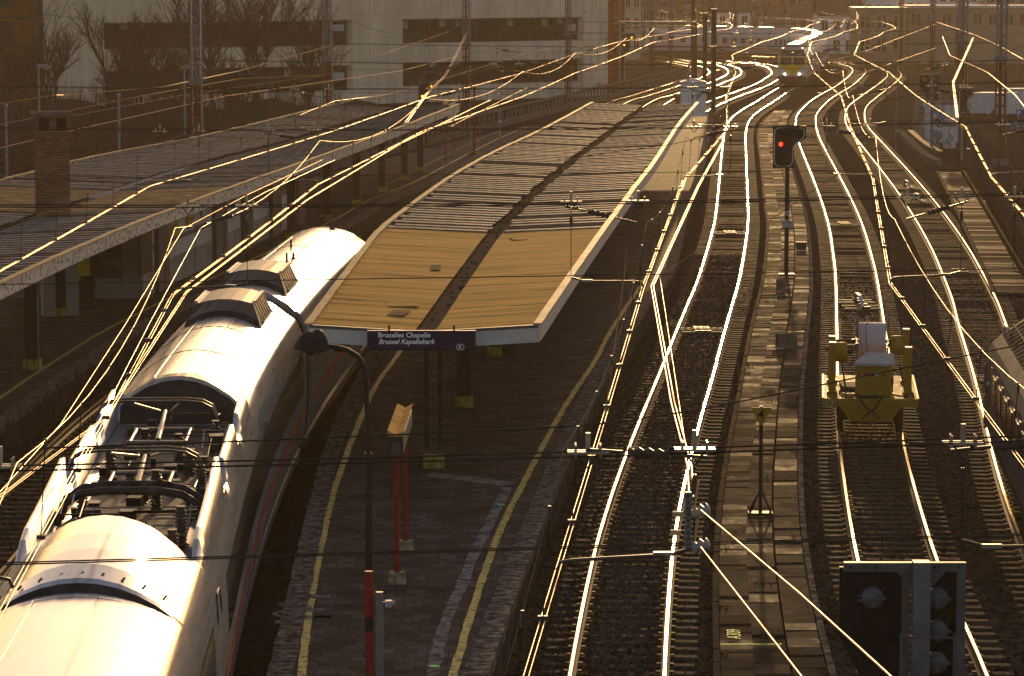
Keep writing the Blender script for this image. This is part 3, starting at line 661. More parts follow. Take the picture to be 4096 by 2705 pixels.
for s, d in ((1, 41.9), (1, 58.2), (1, 69.4), (1, 74.2), (-1, 58.2)):
    m = MB(); pts = []
    for q in [(-.45, .85), (-.45, 2.6), (-.3, 2.85), (.3, 2.85), (.45, 2.6), (.45, .85), (-.45, .85)]:
        p, t, r = frame(E_, d + q[0]); pts.append(p + r * s * (xat([(x, z_) for x, z_ in SIDE], q[1]) + .004) + Vector((0, 0, q[1])))
    m.tube(pts, .014, 'bellows', 4)
    m.build('door_seam', b1 if d < 72 else b2)
for x in (.26, -.5):
    for a, b, zc in ((12, 37.2, 3.74), (57, 70.9, 3.93), (72.6, 88, 3.93)):
        pth = []; m = MB()
        for d in drange(a, b, 1.4):
            p, t, r = frame(E_, d); pth.append(p + r * x + Vector((0, 0, 3.435 + (zc - 3.435) * (1 - (abs(x) / 1.1) ** 2.1))))
        m.sweep([(-.012, -.005), (.012, -.005), (.008, .012), (-.008, .012)], pth, 'train_white')
        m.build('roof_seam', b1 if a < 70 else b2)
for d, zc in ((22, 3.74), (30, 3.74), (60.5, 3.93), (64.6, 3.93), (79.4, 3.93), (84, 3.93)):
    m = MB(); m.tube([frame(E_, d)[0] + frame(E_, d)[2] * x + Vector((0, 0, 3.432 + (zc - 3.435) * (1 - (abs(x) / 1.1) ** 2.1))) for x in [-1.08 + .12 * k for k in range(19)]], .009, 'bellows', 4, False); m.build('panel_joint', b1 if d < 70 else b2)
m = MB()
for i in range(9):
    p, t, r = frame(E_, 37.75); x = -1.0 + i * .25; m.beam(p + r * x + Vector((0, 0, 3.88 - x * x * .3)), p + r * (x + .03) + t * .1 + Vector((0, 0, 3.905 - x * x * .3)), .02, .02, 'train_dark_grey')
m.build('rivet_row', b1)
# roof air conditioning hoods
for a, b, bo in ((66.4, 69.9, b1), (73.2, 76.8, b2)):
    m = MB(); vs = []; arcz = lambda x: 3.435 + .495 * (1 - (abs(x) / 1.1) ** 2.1)
    for d, w, dz in ((a, .8, -.03), (a + .18, .77, .12), (a + .75, .6, .3), (b - .3, .6, .3), (b, .78, -.03)):
        p, t, r = frame(E_, d)
        for x in (-1, -.6, -.2, .2, .6, 1): vs.append(p + r * x * w + Vector((0, 0, (arcz(x * w) + dz) if dz < .2 else (3.93 + dz - .1 * x * x))))
    m.add(vs, [(i * 6 + k, i * 6 + k + 1, (i + 1) * 6 + k + 1, (i + 1) * 6 + k) for i in range(4) for k in range(5)], 'hood')
    for k in (0, 5):
        p = [vs[i * 6 + k] for i in range(5)]; q = [Vector(v) for v in p]
        for v, x in zip(q, (.86, .84, .8, .8, .84)): 
            f, t, r = frame(E_, v.y); v.xyz = (f + r * (x if k else -x) + Vector((0, 0, arcz(x) - .02))).xyz
        m.add(p + q, [(i, i + 1, 6 + i, 5 + i) for i in range(4)], 'train_grey')
    h = m.build('cooling_hood', bo)
    m = MB(); P = [Vector(v) for v in vs[12:18]]; Q = [Vector(v) for v in vs[18:24]]
    m.add([v + Z * .012 + (u - v) * .06 for u, v in ((P[1], P[0]), (P[4], P[5]), (Q[4], Q[5]), (Q[1], Q[0]))], [(0, 1, 2, 3)], 'train_grey'); m.build('hood_lid', h)
    for s in (-1, 1):
        m = MB(); p0, t, r = frame(E_, a + .85); p1, t1, r1 = frame(E_, b - .4)
        for x, z, w in ((.62, 4.16, .06), (.8, 3.71, .05)): m.beam(p0 + r * s * x + Vector((0, 0, z)), p1 + r1 * s * x + Vector((0, 0, z)), w, .035, 'steel_tube')
        for q in range(6):
            p, t, r = frame(E_, a + .9 + q * .42); m.beam(p + r * s * .81 + Vector((0, 0, 3.7)), p + r * s * .62 + Vector((0, 0, 4.15)), .05, .03, 'steel_tube')
        m.build('louvre', h)
for u, v, h in ((1120, 1071, .16), (1147, 1047, .26), (1173, 1033, .18), (1164, 989, .24), (1328, 909, .22)):
    p = G(u, v, 3.9); m = MB(); m.lathe([(.09, -.05), (.07, .03), (.03, .06), (.025, h), (.01, h + .01)], (p.x, p.y, 3.86), Z, 'equipment', 8); m.build('roof_aerial', b2)
# equipment in the roof well
def at(d, x, z): p, t, r = frame(E_, d); return p + r * x + Vector((0, 0, z))
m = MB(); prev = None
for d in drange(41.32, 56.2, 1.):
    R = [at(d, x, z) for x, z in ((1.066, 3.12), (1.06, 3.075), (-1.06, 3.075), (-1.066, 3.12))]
    if prev: m.add(prev + R, [(k, 4 + k, 5 + k, k + 1) for k in range(3)], 'train_dark_grey')
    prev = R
m.add([at(56.22, x, z) for x, z in ((1.06, 3.1), (1.04, 3.42), (.9, 3.56), (.6, 3.75), (.3, 3.86), (0, 3.9), (-.3, 3.86), (-.6, 3.75), (-.9, 3.56), (-1.04, 3.42), (-1.06, 3.1))], [tuple(range(11))], 'train_dark_grey')
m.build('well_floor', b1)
def insul(d, x, z0, h, r=.09, mt='porcelain', nm='insulator'):
    m = MB(); pr = []; k = int(h / .05)
    for i in range(k): pr += [(r, i * .05), (r * 1.0, i * .05 + .012), (r * .6, i * .05 + .028)]
    m.lathe([(r * .9, -.05)] + pr + [(r * .7, h)], at(d, x, z0), Z, mt, 10); m.box(at(d, x, z0 + h + .02), (.12, .14, .035), 'equipment'); return m.build(nm, b1)
for d, x, h in ((42.5, -.78, .42), (42.6, .78, .45), (44.2, .8, .5), (44.3, -.5, .45), (46, -.75, .5), (47.2, .25, .55), (48.6, .85, .4), (50.4, -.7, .35), (50.6, .55, .35), (52.0, .3, .4), (52.6, -.3, .4), (53.9, .8, .35)): insul(d, x, 3.1, h)
def pantograph(d0, sgn, zb, zt):
    t = MB()
    for s in (-1, 1): t.tube([at(d0, s * .45, 3.5), at(d0 + sgn * 1.5, s * .45, 3.5)], .03, 'steel_tube')
    for q in (0, 1.5): t.tube([at(d0 + sgn * q, -.5, 3.5), at(d0 + sgn * q, .5, 3.5)], .035, 'steel_tube')
    t.tube([at(d0 + sgn * .1, 0, 3.52), at(d0 + sgn * 1.9, 0, zb)], [.05, .035], 'steel_tube')
    for s in (-1, 1): t.tube([at(d0 + sgn * 1.9, s * .1, zb), at(d0 - sgn * .1, s * .36, zt)], [.028, .02], 'steel_tube')
    p = t.build('pantograph', b1)
    for q in (-.16, .16):
        k = MB(); k.tube([at(d0 - sgn * .1 + q, x, zt + .05 + z) for x, z in ((-.98, -.28), (-.9, -.1), (-.75, -.02), (-.5, .01), (.5, .01), (.75, -.02), (.9, -.1), (.98, -.28))], .022, 'arm', 6); k.build('collector_bow', p)
pantograph(51.3, 1, 3.75, 4.15); pantograph(46.6, 1, 3.7, 4.05)
m = MB()
for d in (45.2, 45.75): m.tube([at(d, x, z) for x, z in ((-1.05, 3.2), (-.95, 3.5), (-.7, 3.66), (-.35, 3.7), (.4, 3.7), (.75, 3.64), (1.05, 3.45))], .06, 'equipment', 8)
m.build('deflector', b1)
m = MB(); pts = []
for k in range(70): a = k * .75; pts.append(at(45.4 + k * .012, .42 + .1 * cos(a) + k * .004, 3.72 + .1 * sin(a) - k * .003))
m.tube(pts, .018, 'black', 5); m.build('coiled_cable', b1)
for _ in range(46):
    m = MB(); d, x = rnd.uniform(41.9, 55.6), rnd.uniform(-.95, .95); h = rnd.uniform(.08, .32); m.box(at(d, x, 3.08 + h / 2), (rnd.uniform(.08, .26), rnd.uniform(.1, .4), h * .8), rnd.choice(('equipment', 'equipment', 'black', 'post_dark')), rz=rnd.uniform(-.1, .1)); m.build('equipment_box', b1)
for _ in range(44):
    m = MB(); d, x = rnd.uniform(42, 55), rnd.uniform(-.9, .9); z = rnd.uniform(3.25, 3.6); l = rnd.uniform(.3, 1.1)
    if rnd.random() < .5: m.tube([at(d, x, z), at(d, max(-1, min(1, x + l)), z)], .014, rnd.choice(('steel_tube', 'equipment', 'black')))
    else: m.tube([at(d, x, z), at(d + l, x, z + rnd.uniform(-.2, .2))], .013, rnd.choice(('steel_tube', 'equipment', 'black')))
    m.build('busbar', b1)
# ------------------------------------------------------------------ approaching train on the far curve
AT = thing('passenger_train', 'white passenger train with yellow nose and lit headlights rounding the far curve', 'train', (xat(A_[:140], 322), 322, 0))
arc = even([p for p in A_], 1.0); i0 = min(range(len(arc)), key=lambda i: abs(arc[i].y - 322) + (0 if arc[i].x > 20 else 99))
PR = [(1.3, .55), (1.42, 1.0), (1.46, 1.9), (1.42, 2.6), (1.3, 3.05), (1.05, 3.5), (.7, 3.78), (.3, 3.88), (0, 3.9)]
full = PR + [(-x, z) for x, z in PR[::-1][1:]]
def car(a, b, first):
    pth = [Vector((p.x, p.y, 0)) for p in arc[a:b + 1]]; m = MB()
    m.sweep(full, pth, 'train_far', closed=True, smooth=False, mats=['train_far'] * 4 + ['train_far'] + ['coach_roof'] * 6 + ['train_far'] * 6)
    o = m.build('railcar', AT)
    w = MB()
    for s in (-1, 1):
        sd = side(arc[a:b + 1], s * 1.475)
        for i in range(2, len(sd) - 2):
            if i % 2: continue
            p, q = sd[i], sd[i].lerp(sd[i + 1], .95 if i + 1 < len(sd) else 1)
            w.add([(*p, 1.75), (*q, 1.75), (*q, 2.5), (*p, 2.5)], [(0, 1, 2, 3)], 'train_glass')
    w.build('window_row', o)
    for e in (side(arc[a:b + 1], -1.47), side(arc[a:b + 1], 1.47)):
        w = MB()
        for p, q in zip(e, e[1:]): w.add([(*p, 1.05), (*q, 1.05), (*q, 1.22), (*p, 1.22)], [(0, 1, 2, 3)], 'train_red')
        w.build('stripe', o)
    w = MB(); w.sweep([(-1.15, .12), (1.15, .12), (1.15, .56), (-1.15, .56)], pth[1:-1], 'black'); w.build('underframe', o)
    w = MB()
    for k in range(3, len(pth) - 3, 5):
        c = pth[k]; t = (pth[k + 1] - pth[k - 1]).normalized(); w.box(c + Vector((0, 0, 3.93)), (1.2, 2.2, .14), 'train_grey', rz=-atan2(t.x, t.y))
    w.build('roof_unit', o)
    return o
for k in range(5):
    a = i0 + k * 26
    if a + 25 < len(arc): car(a, a + 25, k == 0)
p0 = Vector((*arc[i0], 0)); t = (Vector((*arc[i0 + 3], 0)) - p0).normalized(); r = Vector((t.y, -t.x, 0)); fz = lambda x, z, o=0.: p0 + r * x - t * (.45 + o - max(0, z - 1.9) * .3) + Z * z
m = MB(); poly = [(-1.42, .55), (1.42, .55), (1.46, 1.9), (1.42, 2.7), (1.05, 3.62), (-1.05, 3.62), (-1.42, 2.7), (-1.46, 1.9)]
m.add([fz(x, z) for x, z in poly] + [p0 + r * x * 1.02 + t * .5 + Z * (z + .05) for x, z in poly], [tuple(range(8))] + [(k, 8 + k, 8 + (k + 1) % 8, (k + 1) % 8) for k in range(8)], 'van_white'); cab = m.build('cab_front', AT)
m = MB(); m.add([fz(x, z, .012) for x, z in ((-1.3, 1.92), (1.3, 1.92), (0, .82))], [(0, 1, 2)], 'sncb_yellow'); m.add([fz(x, z, .012) for x, z in ((-1.44, 1.92), (1.44, 1.92), (1.4, 2.78), (-1.4, 2.78))], [(0, 1, 2, 3)], 'sncb_yellow')
m.add([fz(x, z, .012) for x, z in ((-1.37, 2.84), (1.37, 2.84), (1.05, 3.6), (-1.05, 3.6))], [(0, 1, 2, 3)], 'train_dark'); m.build('yellow_nose', cab)
for s in (-1, 1):
    m = MB(); m.add([fz(x, z, .03) for x, z in ((s * .08, 1.98), (s * 1.22, 1.98), (s * 1.2, 2.7), (s * .08, 2.7))], [(0, 1, 2, 3)], 'train_glass'); m.build('windscreen', cab)
    m = MB(); m.lathe([(.12, 0), (.12, .05)], fz(s * .74, 1.02, .01), -t, 'headlight', 14); m.build('headlight', cab)
m = MB(); m.add([fz(x, z, .014) for x, z in ((-1.44, .72), (1.44, .72), (1.44, .84), (-1.44, .84))], [(0, 1, 2, 3)], 'train_red'); m.add([fz(x, z, .014) for x, z in ((-1.42, .4), (1.42, .4), (1.44, .72), (-1.44, .72))], [(0, 1, 2, 3)], 'loco_blue'); m.build('bumper_band', cab)
m = MB(); m.box(p0 - t * .3 + Z * .3, (2.5, .5, .45), 'black', rz=-atan2(t.x, t.y))
for s in (-1, 1): m.lathe([(.09, 0), (.09, .35), (.22, .36), (.22, .42)], p0 + r * s * .87 - t * .5 + Z * .75, -t, 'black', 12)
m.build('buffer_beam', cab)
# ------------------------------------------------------------------ signals
def sigshape(w, h, e):   # panel with an ear on the right near the top
    return [(-w / 2, 0), (w / 2 - e, 0), (w / 2 - e, h * .52), (w / 2, h * .72), (w / 2, h), (-w / 2, h)]
def rounded(poly, r, n=5):
    out = []; N = len(poly)
    for i in range(N):
        p, a, b = Vector(poly[i]), Vector(poly[i - 1]), Vector(poly[(i + 1) % N]); da, db = (a - p).normalized(), (b - p).normalized()
        rr = min(r, (a - p).length * .45, (b - p).length * .45); p0, p1 = p + da * rr, p + db * rr
        for k in range(n + 1): s = k / n; out.append((p0 * (1 - s) ** 2 + p * 2 * s * (1 - s) + p1 * s * s))
    return out
def signal(label, u, v0, v1, d, w, lamps, post_u=None, base_z=-.15, post_m='post_dark', mats_=None, postw=.15, extra=True):
    zb, zt = Pd(u, v1, d).z, Pd(u, v0, d).z; x = Pd(u, v0, d).x; h = zt - zb; t = thing('railway_signal', label, 'signal', (x, d, base_z)); e = w * .36
    px = 0 if post_u is None else Pd(post_u, v1, d).x - x
    poly = sigshape(w, h, e); m = MB(); m.prism(poly, (0, .06, zb - base_z), X, Z, -Y, .1, 'black')
    m.prism([(-w / 2, h), (w / 2, h), (w / 2, h + .02), (-w / 2, h + .02)], (0, .16, zb - base_z), X, Z, -Y, .3, 'frame_grey'); pn = m.build('panel', t, True)
    ins = [(-w / 2 + .05, .06), (w / 2 - e - .05, .06), (w / 2 - e - .05, h * .52 + .02), (w / 2 - .06, h * .72 + .02), (w / 2 - .06, h - .06), (-w / 2 + .05, h - .06)]
    rp = rounded(ins, .22); m = MB(); m.tube([Vector((p.x, -.052, p.y + zb - base_z)) for p in rp + [rp[0]]], .022, 'signal_rim', 5, False); m.build('rim', pn, True)
    for fx, fz_, mt in lamps:
        m = MB(); c = Vector((-w / 2 + fx * w, -.04, zb - base_z + fz_ * h)); m.lathe([(.075, 0), (.075, .02), (.05, .045), (.01, .05)], c, -Y, mt, 14); hd = m
        if mt == 'lens_dark': m.tube([c + Vector((cos(a) * .11, -.03, sin(a) * .11)) for a in [pi * k / 8 for k in range(9)]], .012, 'black', 4)
        m.build('lamp', pn, True)
    m = MB(); m.box((px, .1, (zb - base_z) / 2), (postw, postw, zb - base_z), post_m); m.box((px, .1, .04), (.6, .6, .08), 'post_dark'); m.build('post', t, True)
    return t, x, zb
s1, sx1, szb = signal('black railway signal showing one red light beside the slab walkway', 3158, 505, 672, 118.5, 1.23, [(.24, .57, 'lamp_red'), (.25, .8, 'lens_dark'), (.74, .8, 'lens_dark'), (.25, .34, 'lens_dark')], post_u=3150)
m = MB(); c = Pd(3150, 853, 118.2); m.lathe([(.09, 0), (.09, .02)], c - s1.location, -Y, 'signal_rim', 16); m.lathe([(.055, .021), (.055, .03)], c - s1.location, -Y, 'black', 14); m.lathe([(.025, .031), (.025, .04)], c - s1.location, -Y, 'signal_rim', 10); m.build('disc', s1, True)
m = MB(); c = Pd(3150, 896, 118.3); m.box(c - s1.location, (.4, .02, .27), 'frame_light'); text_mesh('B 208', .135, c - s1.location + Vector((-.175, -.015, .01)), X, Z, -Y, 'black', m); 
for q in (-.06, .06): m.prism([(-.03, 0), (.03, 0), (0, -.06)], c - s1.location + Vector((q, -.012, -.05)), X, Z, -Y, .004, 'black')
m.build('number_plate', s1, True)
signal('twin amber railway signal in front of the beige building, over the peeling canopy', 1704, 329, 413, 205, 1.08, [(.28, .33, 'lamp_amber'), (.8, .8, 'lamp_amber')], base_z=-.2)
signal('twin amber railway signal with white post under the far gantry beam', 2513, 136, 210, 300, 1.34, [(.22, .4, 'lamp_amber'), (.74, .8, 'lamp_amber')], post_u=2500, post_m='galv')
signal('unlit railway signal with white outline beside the widest lattice masts', 3865, 351, 455, 205, .95, [(.45, .45, 'lens_dark')], base_z=-.2)
def signal_back(label, xl, xr, zt, d, lamp_r, lamps, base_z=-.2, bottom=None, px=None):
    w = xr - xl; t = thing('railway_signal', label, 'signal', ((xl + xr) / 2, d, base_z)); H = zt - base_z; bot = bottom - base_z if bottom else H - w * 1.35
    pm = w * .13; m = MB()
    m.prism([(pm + w * .09, bot), (w / 2 - w * .02, bot), (w / 2 - w * .02, H - .03), (pm + w * .09 - w * .0, H - .03)], (0, .1, 0), X, Z, -Y, .05, 'panel_back')
    m.prism([(-w / 2 - w * .03, H - .06), (pm - w * .1, H - .06), (pm - w * .1, bot), (pm - w * .22, bot), (-w / 2 - w * .03, H - w * .62)], (0, .1, 0), X, Z, -Y, .05, 'panel_back'); pn = m.build('panel', t, True)
    m = MB(); s = w * .075; m.box((0, 0, H - s / 2), (w, .08, s), 'frame_grey'); m.box((w / 2 - s / 2, 0, (bot + H - s) / 2), (s, .07, H - s - bot), 'frame_grey'); m.box((pm - w * .12, 0, (bot + H - s) / 2), (s * .8, .06, H - s - bot), 'frame_grey')
    for fx in (-.45, -.24, .24, .44):
        m.lathe([(s * .13, 0), (s * .13, .02)], (fx * w, -.04, H - s / 2), -Y, 'black', 8)
    m.prism([(pm - w * .2, H - s), (pm + w * .2, H - s), (pm + w * .07, H - s * 3), (pm - w * .07, H - s * 3)], (0, -.03, 0), X, Z, -Y, .015, 'frame_grey'); m.build('frame', t, True)
    m = MB(); m.box((pm, -.06, (H + .02) / 2), (w * .14, w * .14, H + .02), 'mast_grey'); m.box((pm, -.06, .05), (.5, .5, .1), 'parapet'); m.build('post', t, True)
    for fx, z in lamps:
        m = MB(); c = Vector((fx * w, 0.02, z - base_z)); m.lathe([(lamp_r, 0), (lamp_r, .06), (lamp_r * .93, .08), (0, .082)], c, -Y, 'lamp_back', 24)
        m.box(c + Vector((0, -.085, lamp_r * .1)), (lamp_r * .6, .012, lamp_r * .28), 'frame_grey'); m.box(c + Vector((0, -.09, -lamp_r * .1)), (lamp_r * .1, .02, lamp_r * .5), 'lamp_back'); m.lathe([(lamp_r * .28, 0), (lamp_r * .22, .02)], c + Vector((0, -.08, -lamp_r * .52)), -Y, 'frame_grey', 14); m.lathe([(lamp_r * .2, 0), (lamp_r * .18, .012)], c + Vector((0, -.08, lamp_r * .62)), -Y, 'frame_grey', 12)
        for q in (-.22, .22): m.box(c + Vector((-lamp_r * 1.15, -.05, q * lamp_r)), (lamp_r * .35, .05, lamp_r * .16), 'lamp_back')
        m.lathe([(lamp_r * .16, 0), (lamp_r * .16, .03)], c + Vector((lamp_r * 1.08, -.05, 0)), -Y, 'lamp_back', 10)
        for q in (-1, 1): m.tube([c + Vector((q * lamp_r * .8, -.03, lamp_r * .7)), c + Vector((q * lamp_r * 1.08, -.03, lamp_r * .88))], lamp_r * .06, 'arm', 5)
        m.build('lamp_housing', pn, True)
    return t
dB = 31.0; q = lambda u: (u - CU) / F * dB; zz = lambda v: Pd(3600, v, dB).z
nb = signal_back('back of a large railway signal with four round lamp housings and guard rail', q(3395), q(3890), zz(2249), dB, .113, [(-.265, zz(2390)), (.268, zz(2393)), (.268, zz(2522)), (.268, zz(2649))], bottom=zz(2249) - 1.75)
m = MB(); H = zz(2509) + .2
for s in (-.16, .98): m.tube([Vector((-.02 + s * .46 + .03, -.3, H - 1.4)), Vector((-.02 + s * .46 + .03, -.3, H))], .014, 'frame_grey', 6)
m.tube([Vector((-.08, -.3, H - .03)), Vector((.47, -.3, H - .05))], .012, 'frame_grey', 6); m.build('guard_rail', nb, True)
dB = 200.; nb2 = signal_back('back of a small distant railway signal above the graffiti cabinets', q(3676), q(3753), Pd(3700, 297, dB).z, dB, .14, [(-.26, Pd(3700, 317, dB).z), (.26, Pd(3700, 317, dB).z), (.26, Pd(3700, 339, dB).z)])
# ------------------------------------------------------------------ kilometre-style yellow sign
p = G(3041, 2056, -.1); d = p.y; t = thing('speed_sign', 'yellow triangular sign with black 4 on a dark post on the slab walkway', 'sign', (p.x, d, -.1)); zt = Pd(3041, 1629, d).z + .1
m = MB(); m.box((0, 0, zt / 2), (.075, .075, zt), 'post_dark'); m.build('post', t, True)
m = MB(); m.prism([(-.215, 0), (.215, 0), (.02, -.39), (-.02, -.39)], (0, -.05, zt), X, Z, -Y, .012, 'machine'); m.box((0, -.03, zt + .015), (.06, .05, .03), 'frame_light'); pl = m.build('plate', t, True)
m = MB(); text_mesh('4', .27, (-.075, -.066, zt - .235), X, Z, -Y, 'black', m, bold=.003); m.build('numeral', pl, True)
m = MB(); m.box((0, 0, .02), (.5, .3, .04), 'post_dark')
for s in (-1, 1):
    for q in (-.12, .12): m.beam((s * .22, q, .04), (s * .05, 0, .42), .03, .025, 'post_dark')
m.build('foot', t, True)
def smooth_3(p):
    p = [Vector(q) for q in p]; return smooth(p, .08)
# ------------------------------------------------------------------ yellow cable drum trolley
dT = 76.0; xT = xat(C_, 76) - .02; t0 = thing('cable_trolley', 'yellow rail trolley with cable drum, stands and pale-lidded box', 'trolley', (xT, dT, 0), rz=-atan2(xat(C_, 80) - xat(C_, 76), 4)); TL = 4.6
w = 1.14
m = MB(); m.box((0, TL / 2, .84), (2 * w, TL, .1), 'machine_deck'); m.box((0, -.012, .8), (2 * w + .02, .03, .2), 'machine')
for s in (-1, 1): m.box((s * w, TL / 2, .84), (.05, TL, .16), 'machine')
m.prism([(-.75, .7), (.75, .7), (.48, .34), (-.48, .34)], (0, .02, 0), X, Z, Y, .12, 'machine'); dk = m.build('deck', t0, True)
m = MB(); m.lathe([(.09, 0), (.09, .01)], (-.98, -.03, .8), -Y, 'frame_light', 16); m.lathe([(.07, .011), (.07, .014)], (-.98, -.03, .8), -Y, 'machine', 14); m.build('badge', dk, True)
m = MB(); m.tube([(-.25, -.04, .9), (-.1, -.1, .7), (.02, -.1, .6), (.12, -.1, .7), (.25, -.04, .92)], .02, 'cable', 5); m.tube([(-.2, -.06, .42), (.02, -.08, .62), (.22, -.06, .42)], .02, 'cable', 5); m.build('coupling_chain', dk, True)
for y in (.9, TL - .9):
    for s in (-1, 1):
        m = MB(); m.lathe([(.1, -.06), (.33, -.05), (.33, .05), (.38, .06), (.38, .1), (.1, .1)], (s * .75, y, .33), X * -s, 'rail_side', 18); m.build('wheel', t0, True)
    m = MB(); m.tube([(-.72, y, .33), (.72, y, .33)], .06, 'black'); m.build('axle', t0, True)
m = MB(); m.box((0, TL / 2, .6), (1.2, TL - .4, .3), 'machine'); m.build('chassis', t0, True)
cy = 3.1; zc = 1.94; xd = .08
for s in (-1, 1):
    m = MB(); m.lathe([(.2, -.025), (.76, -.025), (.765, .0), (.76, .025), (.2, .025)], (xd + s * .36, cy, zc), X, 'drum_side', 40)
    for k in range(6): a = k * pi / 3; m.beam(Vector((xd + s * .39, cy + .1 * cos(a), zc + .1 * sin(a))), Vector((xd + s * .39, cy + .72 * cos(a), zc + .72 * sin(a))), .03, .05, 'drum_side')
    m.build('drum_flange', t0, True)
m = MB(); m.lathe([(.47, -.335), (.475, -.1), (.47, .335)], (xd, cy, zc), X, 'rope', 40)
for x in (-.27, -.15, -.13): m.tube([(xd + x + .03 * sin(k * .5), cy + .485 * cos(2 * pi * k / 24), zc + .485 * sin(2 * pi * k / 24)) for k in range(25)], .012, 'rope_pink', 5, False)
m.build('cable_winding', t0, True)
m = MB(); m.tube([(-.98, cy, zc), (.98, cy, zc)], .045, 'rail_side', 10); m.build('drum_shaft', t0, True)
for s, y, hh in ((-1, .9, 1.25), (1, .9, 1.15), (1, cy, 1.35), (-1, cy, 1.15)):
    m = MB(); m.box((s * .92, y, .89 + hh / 2), (.15, .22, hh), 'machine'); m.box((s * .92, y, .93), (.26, .32, .08), 'machine'); m.box((s * .92, y, .89 + hh + .015), (.17, .24, .03), 'frame_light'); m.beam((s * .98, y + .1, .95), (s * .98, y + .75, .89 + hh * .7), .07, .07, 'machine'); m.build('stand', t0, True)
for s, y in ((-1, 1.5), (1, cy - .05)):
    m = MB(); m.lathe([(.08, -.17), (.24, -.15), (.25, .0), (.25, .06), (.24, .13), (.1, .15)], (s * .7, y, 1.85), X, 'machine', 22); m.lathe([(.255, -.03), (.262, -.03), (.262, .03), (.255, .03)], (s * .7, y, 1.85), X, 'drum_side', 22); m.build('brake_drum', t0, True)
bx = MB(); bx.box((.1, .75, 1.3), (.84, .86, .72), 'box_yellow', rz=-.12); bx.box((.1, .75, .93), (.5, .6, .06), 'post_dark'); bb = bx.build('generator_box', t0, True)
m = MB(); R = Matrix.Rotation(-.12, 3, 'Z'); A = [R @ Vector(v) + Vector((.1, .75, 1.66)) for v in ((-.47, -.48, 0), (.47, -.48, 0), (.47, .48, 0), (-.47, .48, 0), (-.47, -.48, .07), (.47, -.48, .07), (.4, .48, .22), (-.25, .48, .22))]
m.add(A, [(0, 1, 5, 4), (1, 2, 6, 5), (2, 3, 7, 6), (3, 0, 4, 7), (4, 5, 6, 7), (3, 2, 1, 0)], 'box_lid'); m.build('lid', bb, True)
P = lambda x, z, y=-.436: R @ Vector((x, y, 0)) + Vector((.1, .75, z))
m = MB()
for xa, xb, mt in ((-.22, -.035, 'machine_red'), (-.035, .045, 'loco_blue'), (.045, .15, 'frame_light')): m.add([P(xa, 1.5), P(xb, 1.5), P(xb, 1.41), P(xa, 1.41)], [(0, 1, 2, 3)], mt)
m.build('sticker', bb, True)
for x in (-.33, .26): m = MB(); m.add([P(x - .025, 1.41), P(x + .025, 1.41), P(x, 1.53)], [(0, 1, 2)], 'black'); m.build('warning_mark', bb, True)
m = MB(); m.box((.545, .7, 1.24), (.02, .26, .16), 'black', rz=-.12); m.build('side_plate', bb, True)
for pts in ([(-.3, .35, .95), (-.6, .5, .93), (-.75, 1.2, .93), (-.6, 1.8, .95), (-.7, 2.6, 1.5)], [(.5, .5, .95), (.8, .35, .93), (.85, 1.6, .93), (.75, 2.8, 1.4)], [(.1, .3, .95), (.2, .1, .93), (-.3, .08, .93), (-.7, .2, .92)]):
    m = MB(); m.tube(smooth_3(pts), .022, 'rubber', 6); m.build('hose', t0, True)
for x, y in ((-.95, .25), (-.95, 4.3), (.95, .25), (.95, 4.3)): m = MB(); m.tube([(x - .08, y, .9), (x - .08, y, 1.0), (x + .08, y, 1.0), (x + .08, y, .9)], .018, 'post_dark', 6); m.build('lashing_ring', t0, True)
m = MB(); m.box((-.45, 2.2, .93), (.5, .9, .08), 'slab_alt', rz=.1); m.build('timber_board', t0, True)
m = MB()
for k in range(14): m.tube([(-.75 + .03 * k, 1.0 + .1 * (k % 3), .91 + .02 * (k % 2)), (-.7 + .03 * k, 1.05 + .08 * (k % 4), 1.02), (-.66 + .03 * k, 1.02, .92)], .018, 'black', 5)
m.build('chain_heap', t0, True)
for s in (-1, 1): m = MB(); m.lathe([(.05, -.04), (.05, .06)], (s * 1.04, .9, 2.0), X * s, 'machine_red', 8); m.tube([(s * 1.05, .9, 2.0), (s * 1.2, .9, 1.9), (s * 1.16, .95, 1.7), (s * 1.0, .95, 1.75)], .008, 'fitting', 4); m.build('locking_pin', t0, True)
# ------------------------------------------------------------------ blue locomotive
dL = 71.0; xL = 10.72; t1 = thing('blue_locomotive', 'dark blue locomotive with pale ribbed roof, cut by the frame edge', 'locomotive', (xL + 1.4, dL, 0), rz=-.085); LL_ = 17.
cr = [(-1.4, .95), (-1.4, 2.62), (-1.3, 2.84), (-1.12, 3.0), (-.55, 3.42), (0, 3.55), (.55, 3.42), (1.12, 3.0), (1.3, 2.84), (1.4, 2.62), (1.4, .95)]
cm = ['loco_blue', 'loco_trim', 'loco_trim', 'loco_roof', 'loco_roof', 'loco_roof', 'loco_roof', 'loco_trim', 'loco_trim', 'loco_blue', 'black']
m = MB(); m.sweep(cr, [Vector((0, 0, 0)), Vector((0, -LL_, 0))][::-1], 'loco_blue', mats=cm, cap=True); lb = m.build('loco_body', t1, True)
m = MB()
for k in range(1, 30):
    y = -k * .55
    for s in (-1, 1): m.beam((s * 1.1, y, 3.05), (s * .5, y, 3.47), .05, .045, 'loco_roof'); m.beam((s * .5, y, 3.47), (0, y, 3.575), .05, .04, 'loco_roof')
for s in (-1, 1): m.beam((s * .82, 0, 3.24), (s * .82, -LL_, 3.24), .03, .04, 'loco_roof'); m.beam((s * .4, 0, 3.49), (s * .4, -LL_, 3.49), .03, .04, 'loco_roof')
m.build('roof_ribs', lb, True)
m = MB()
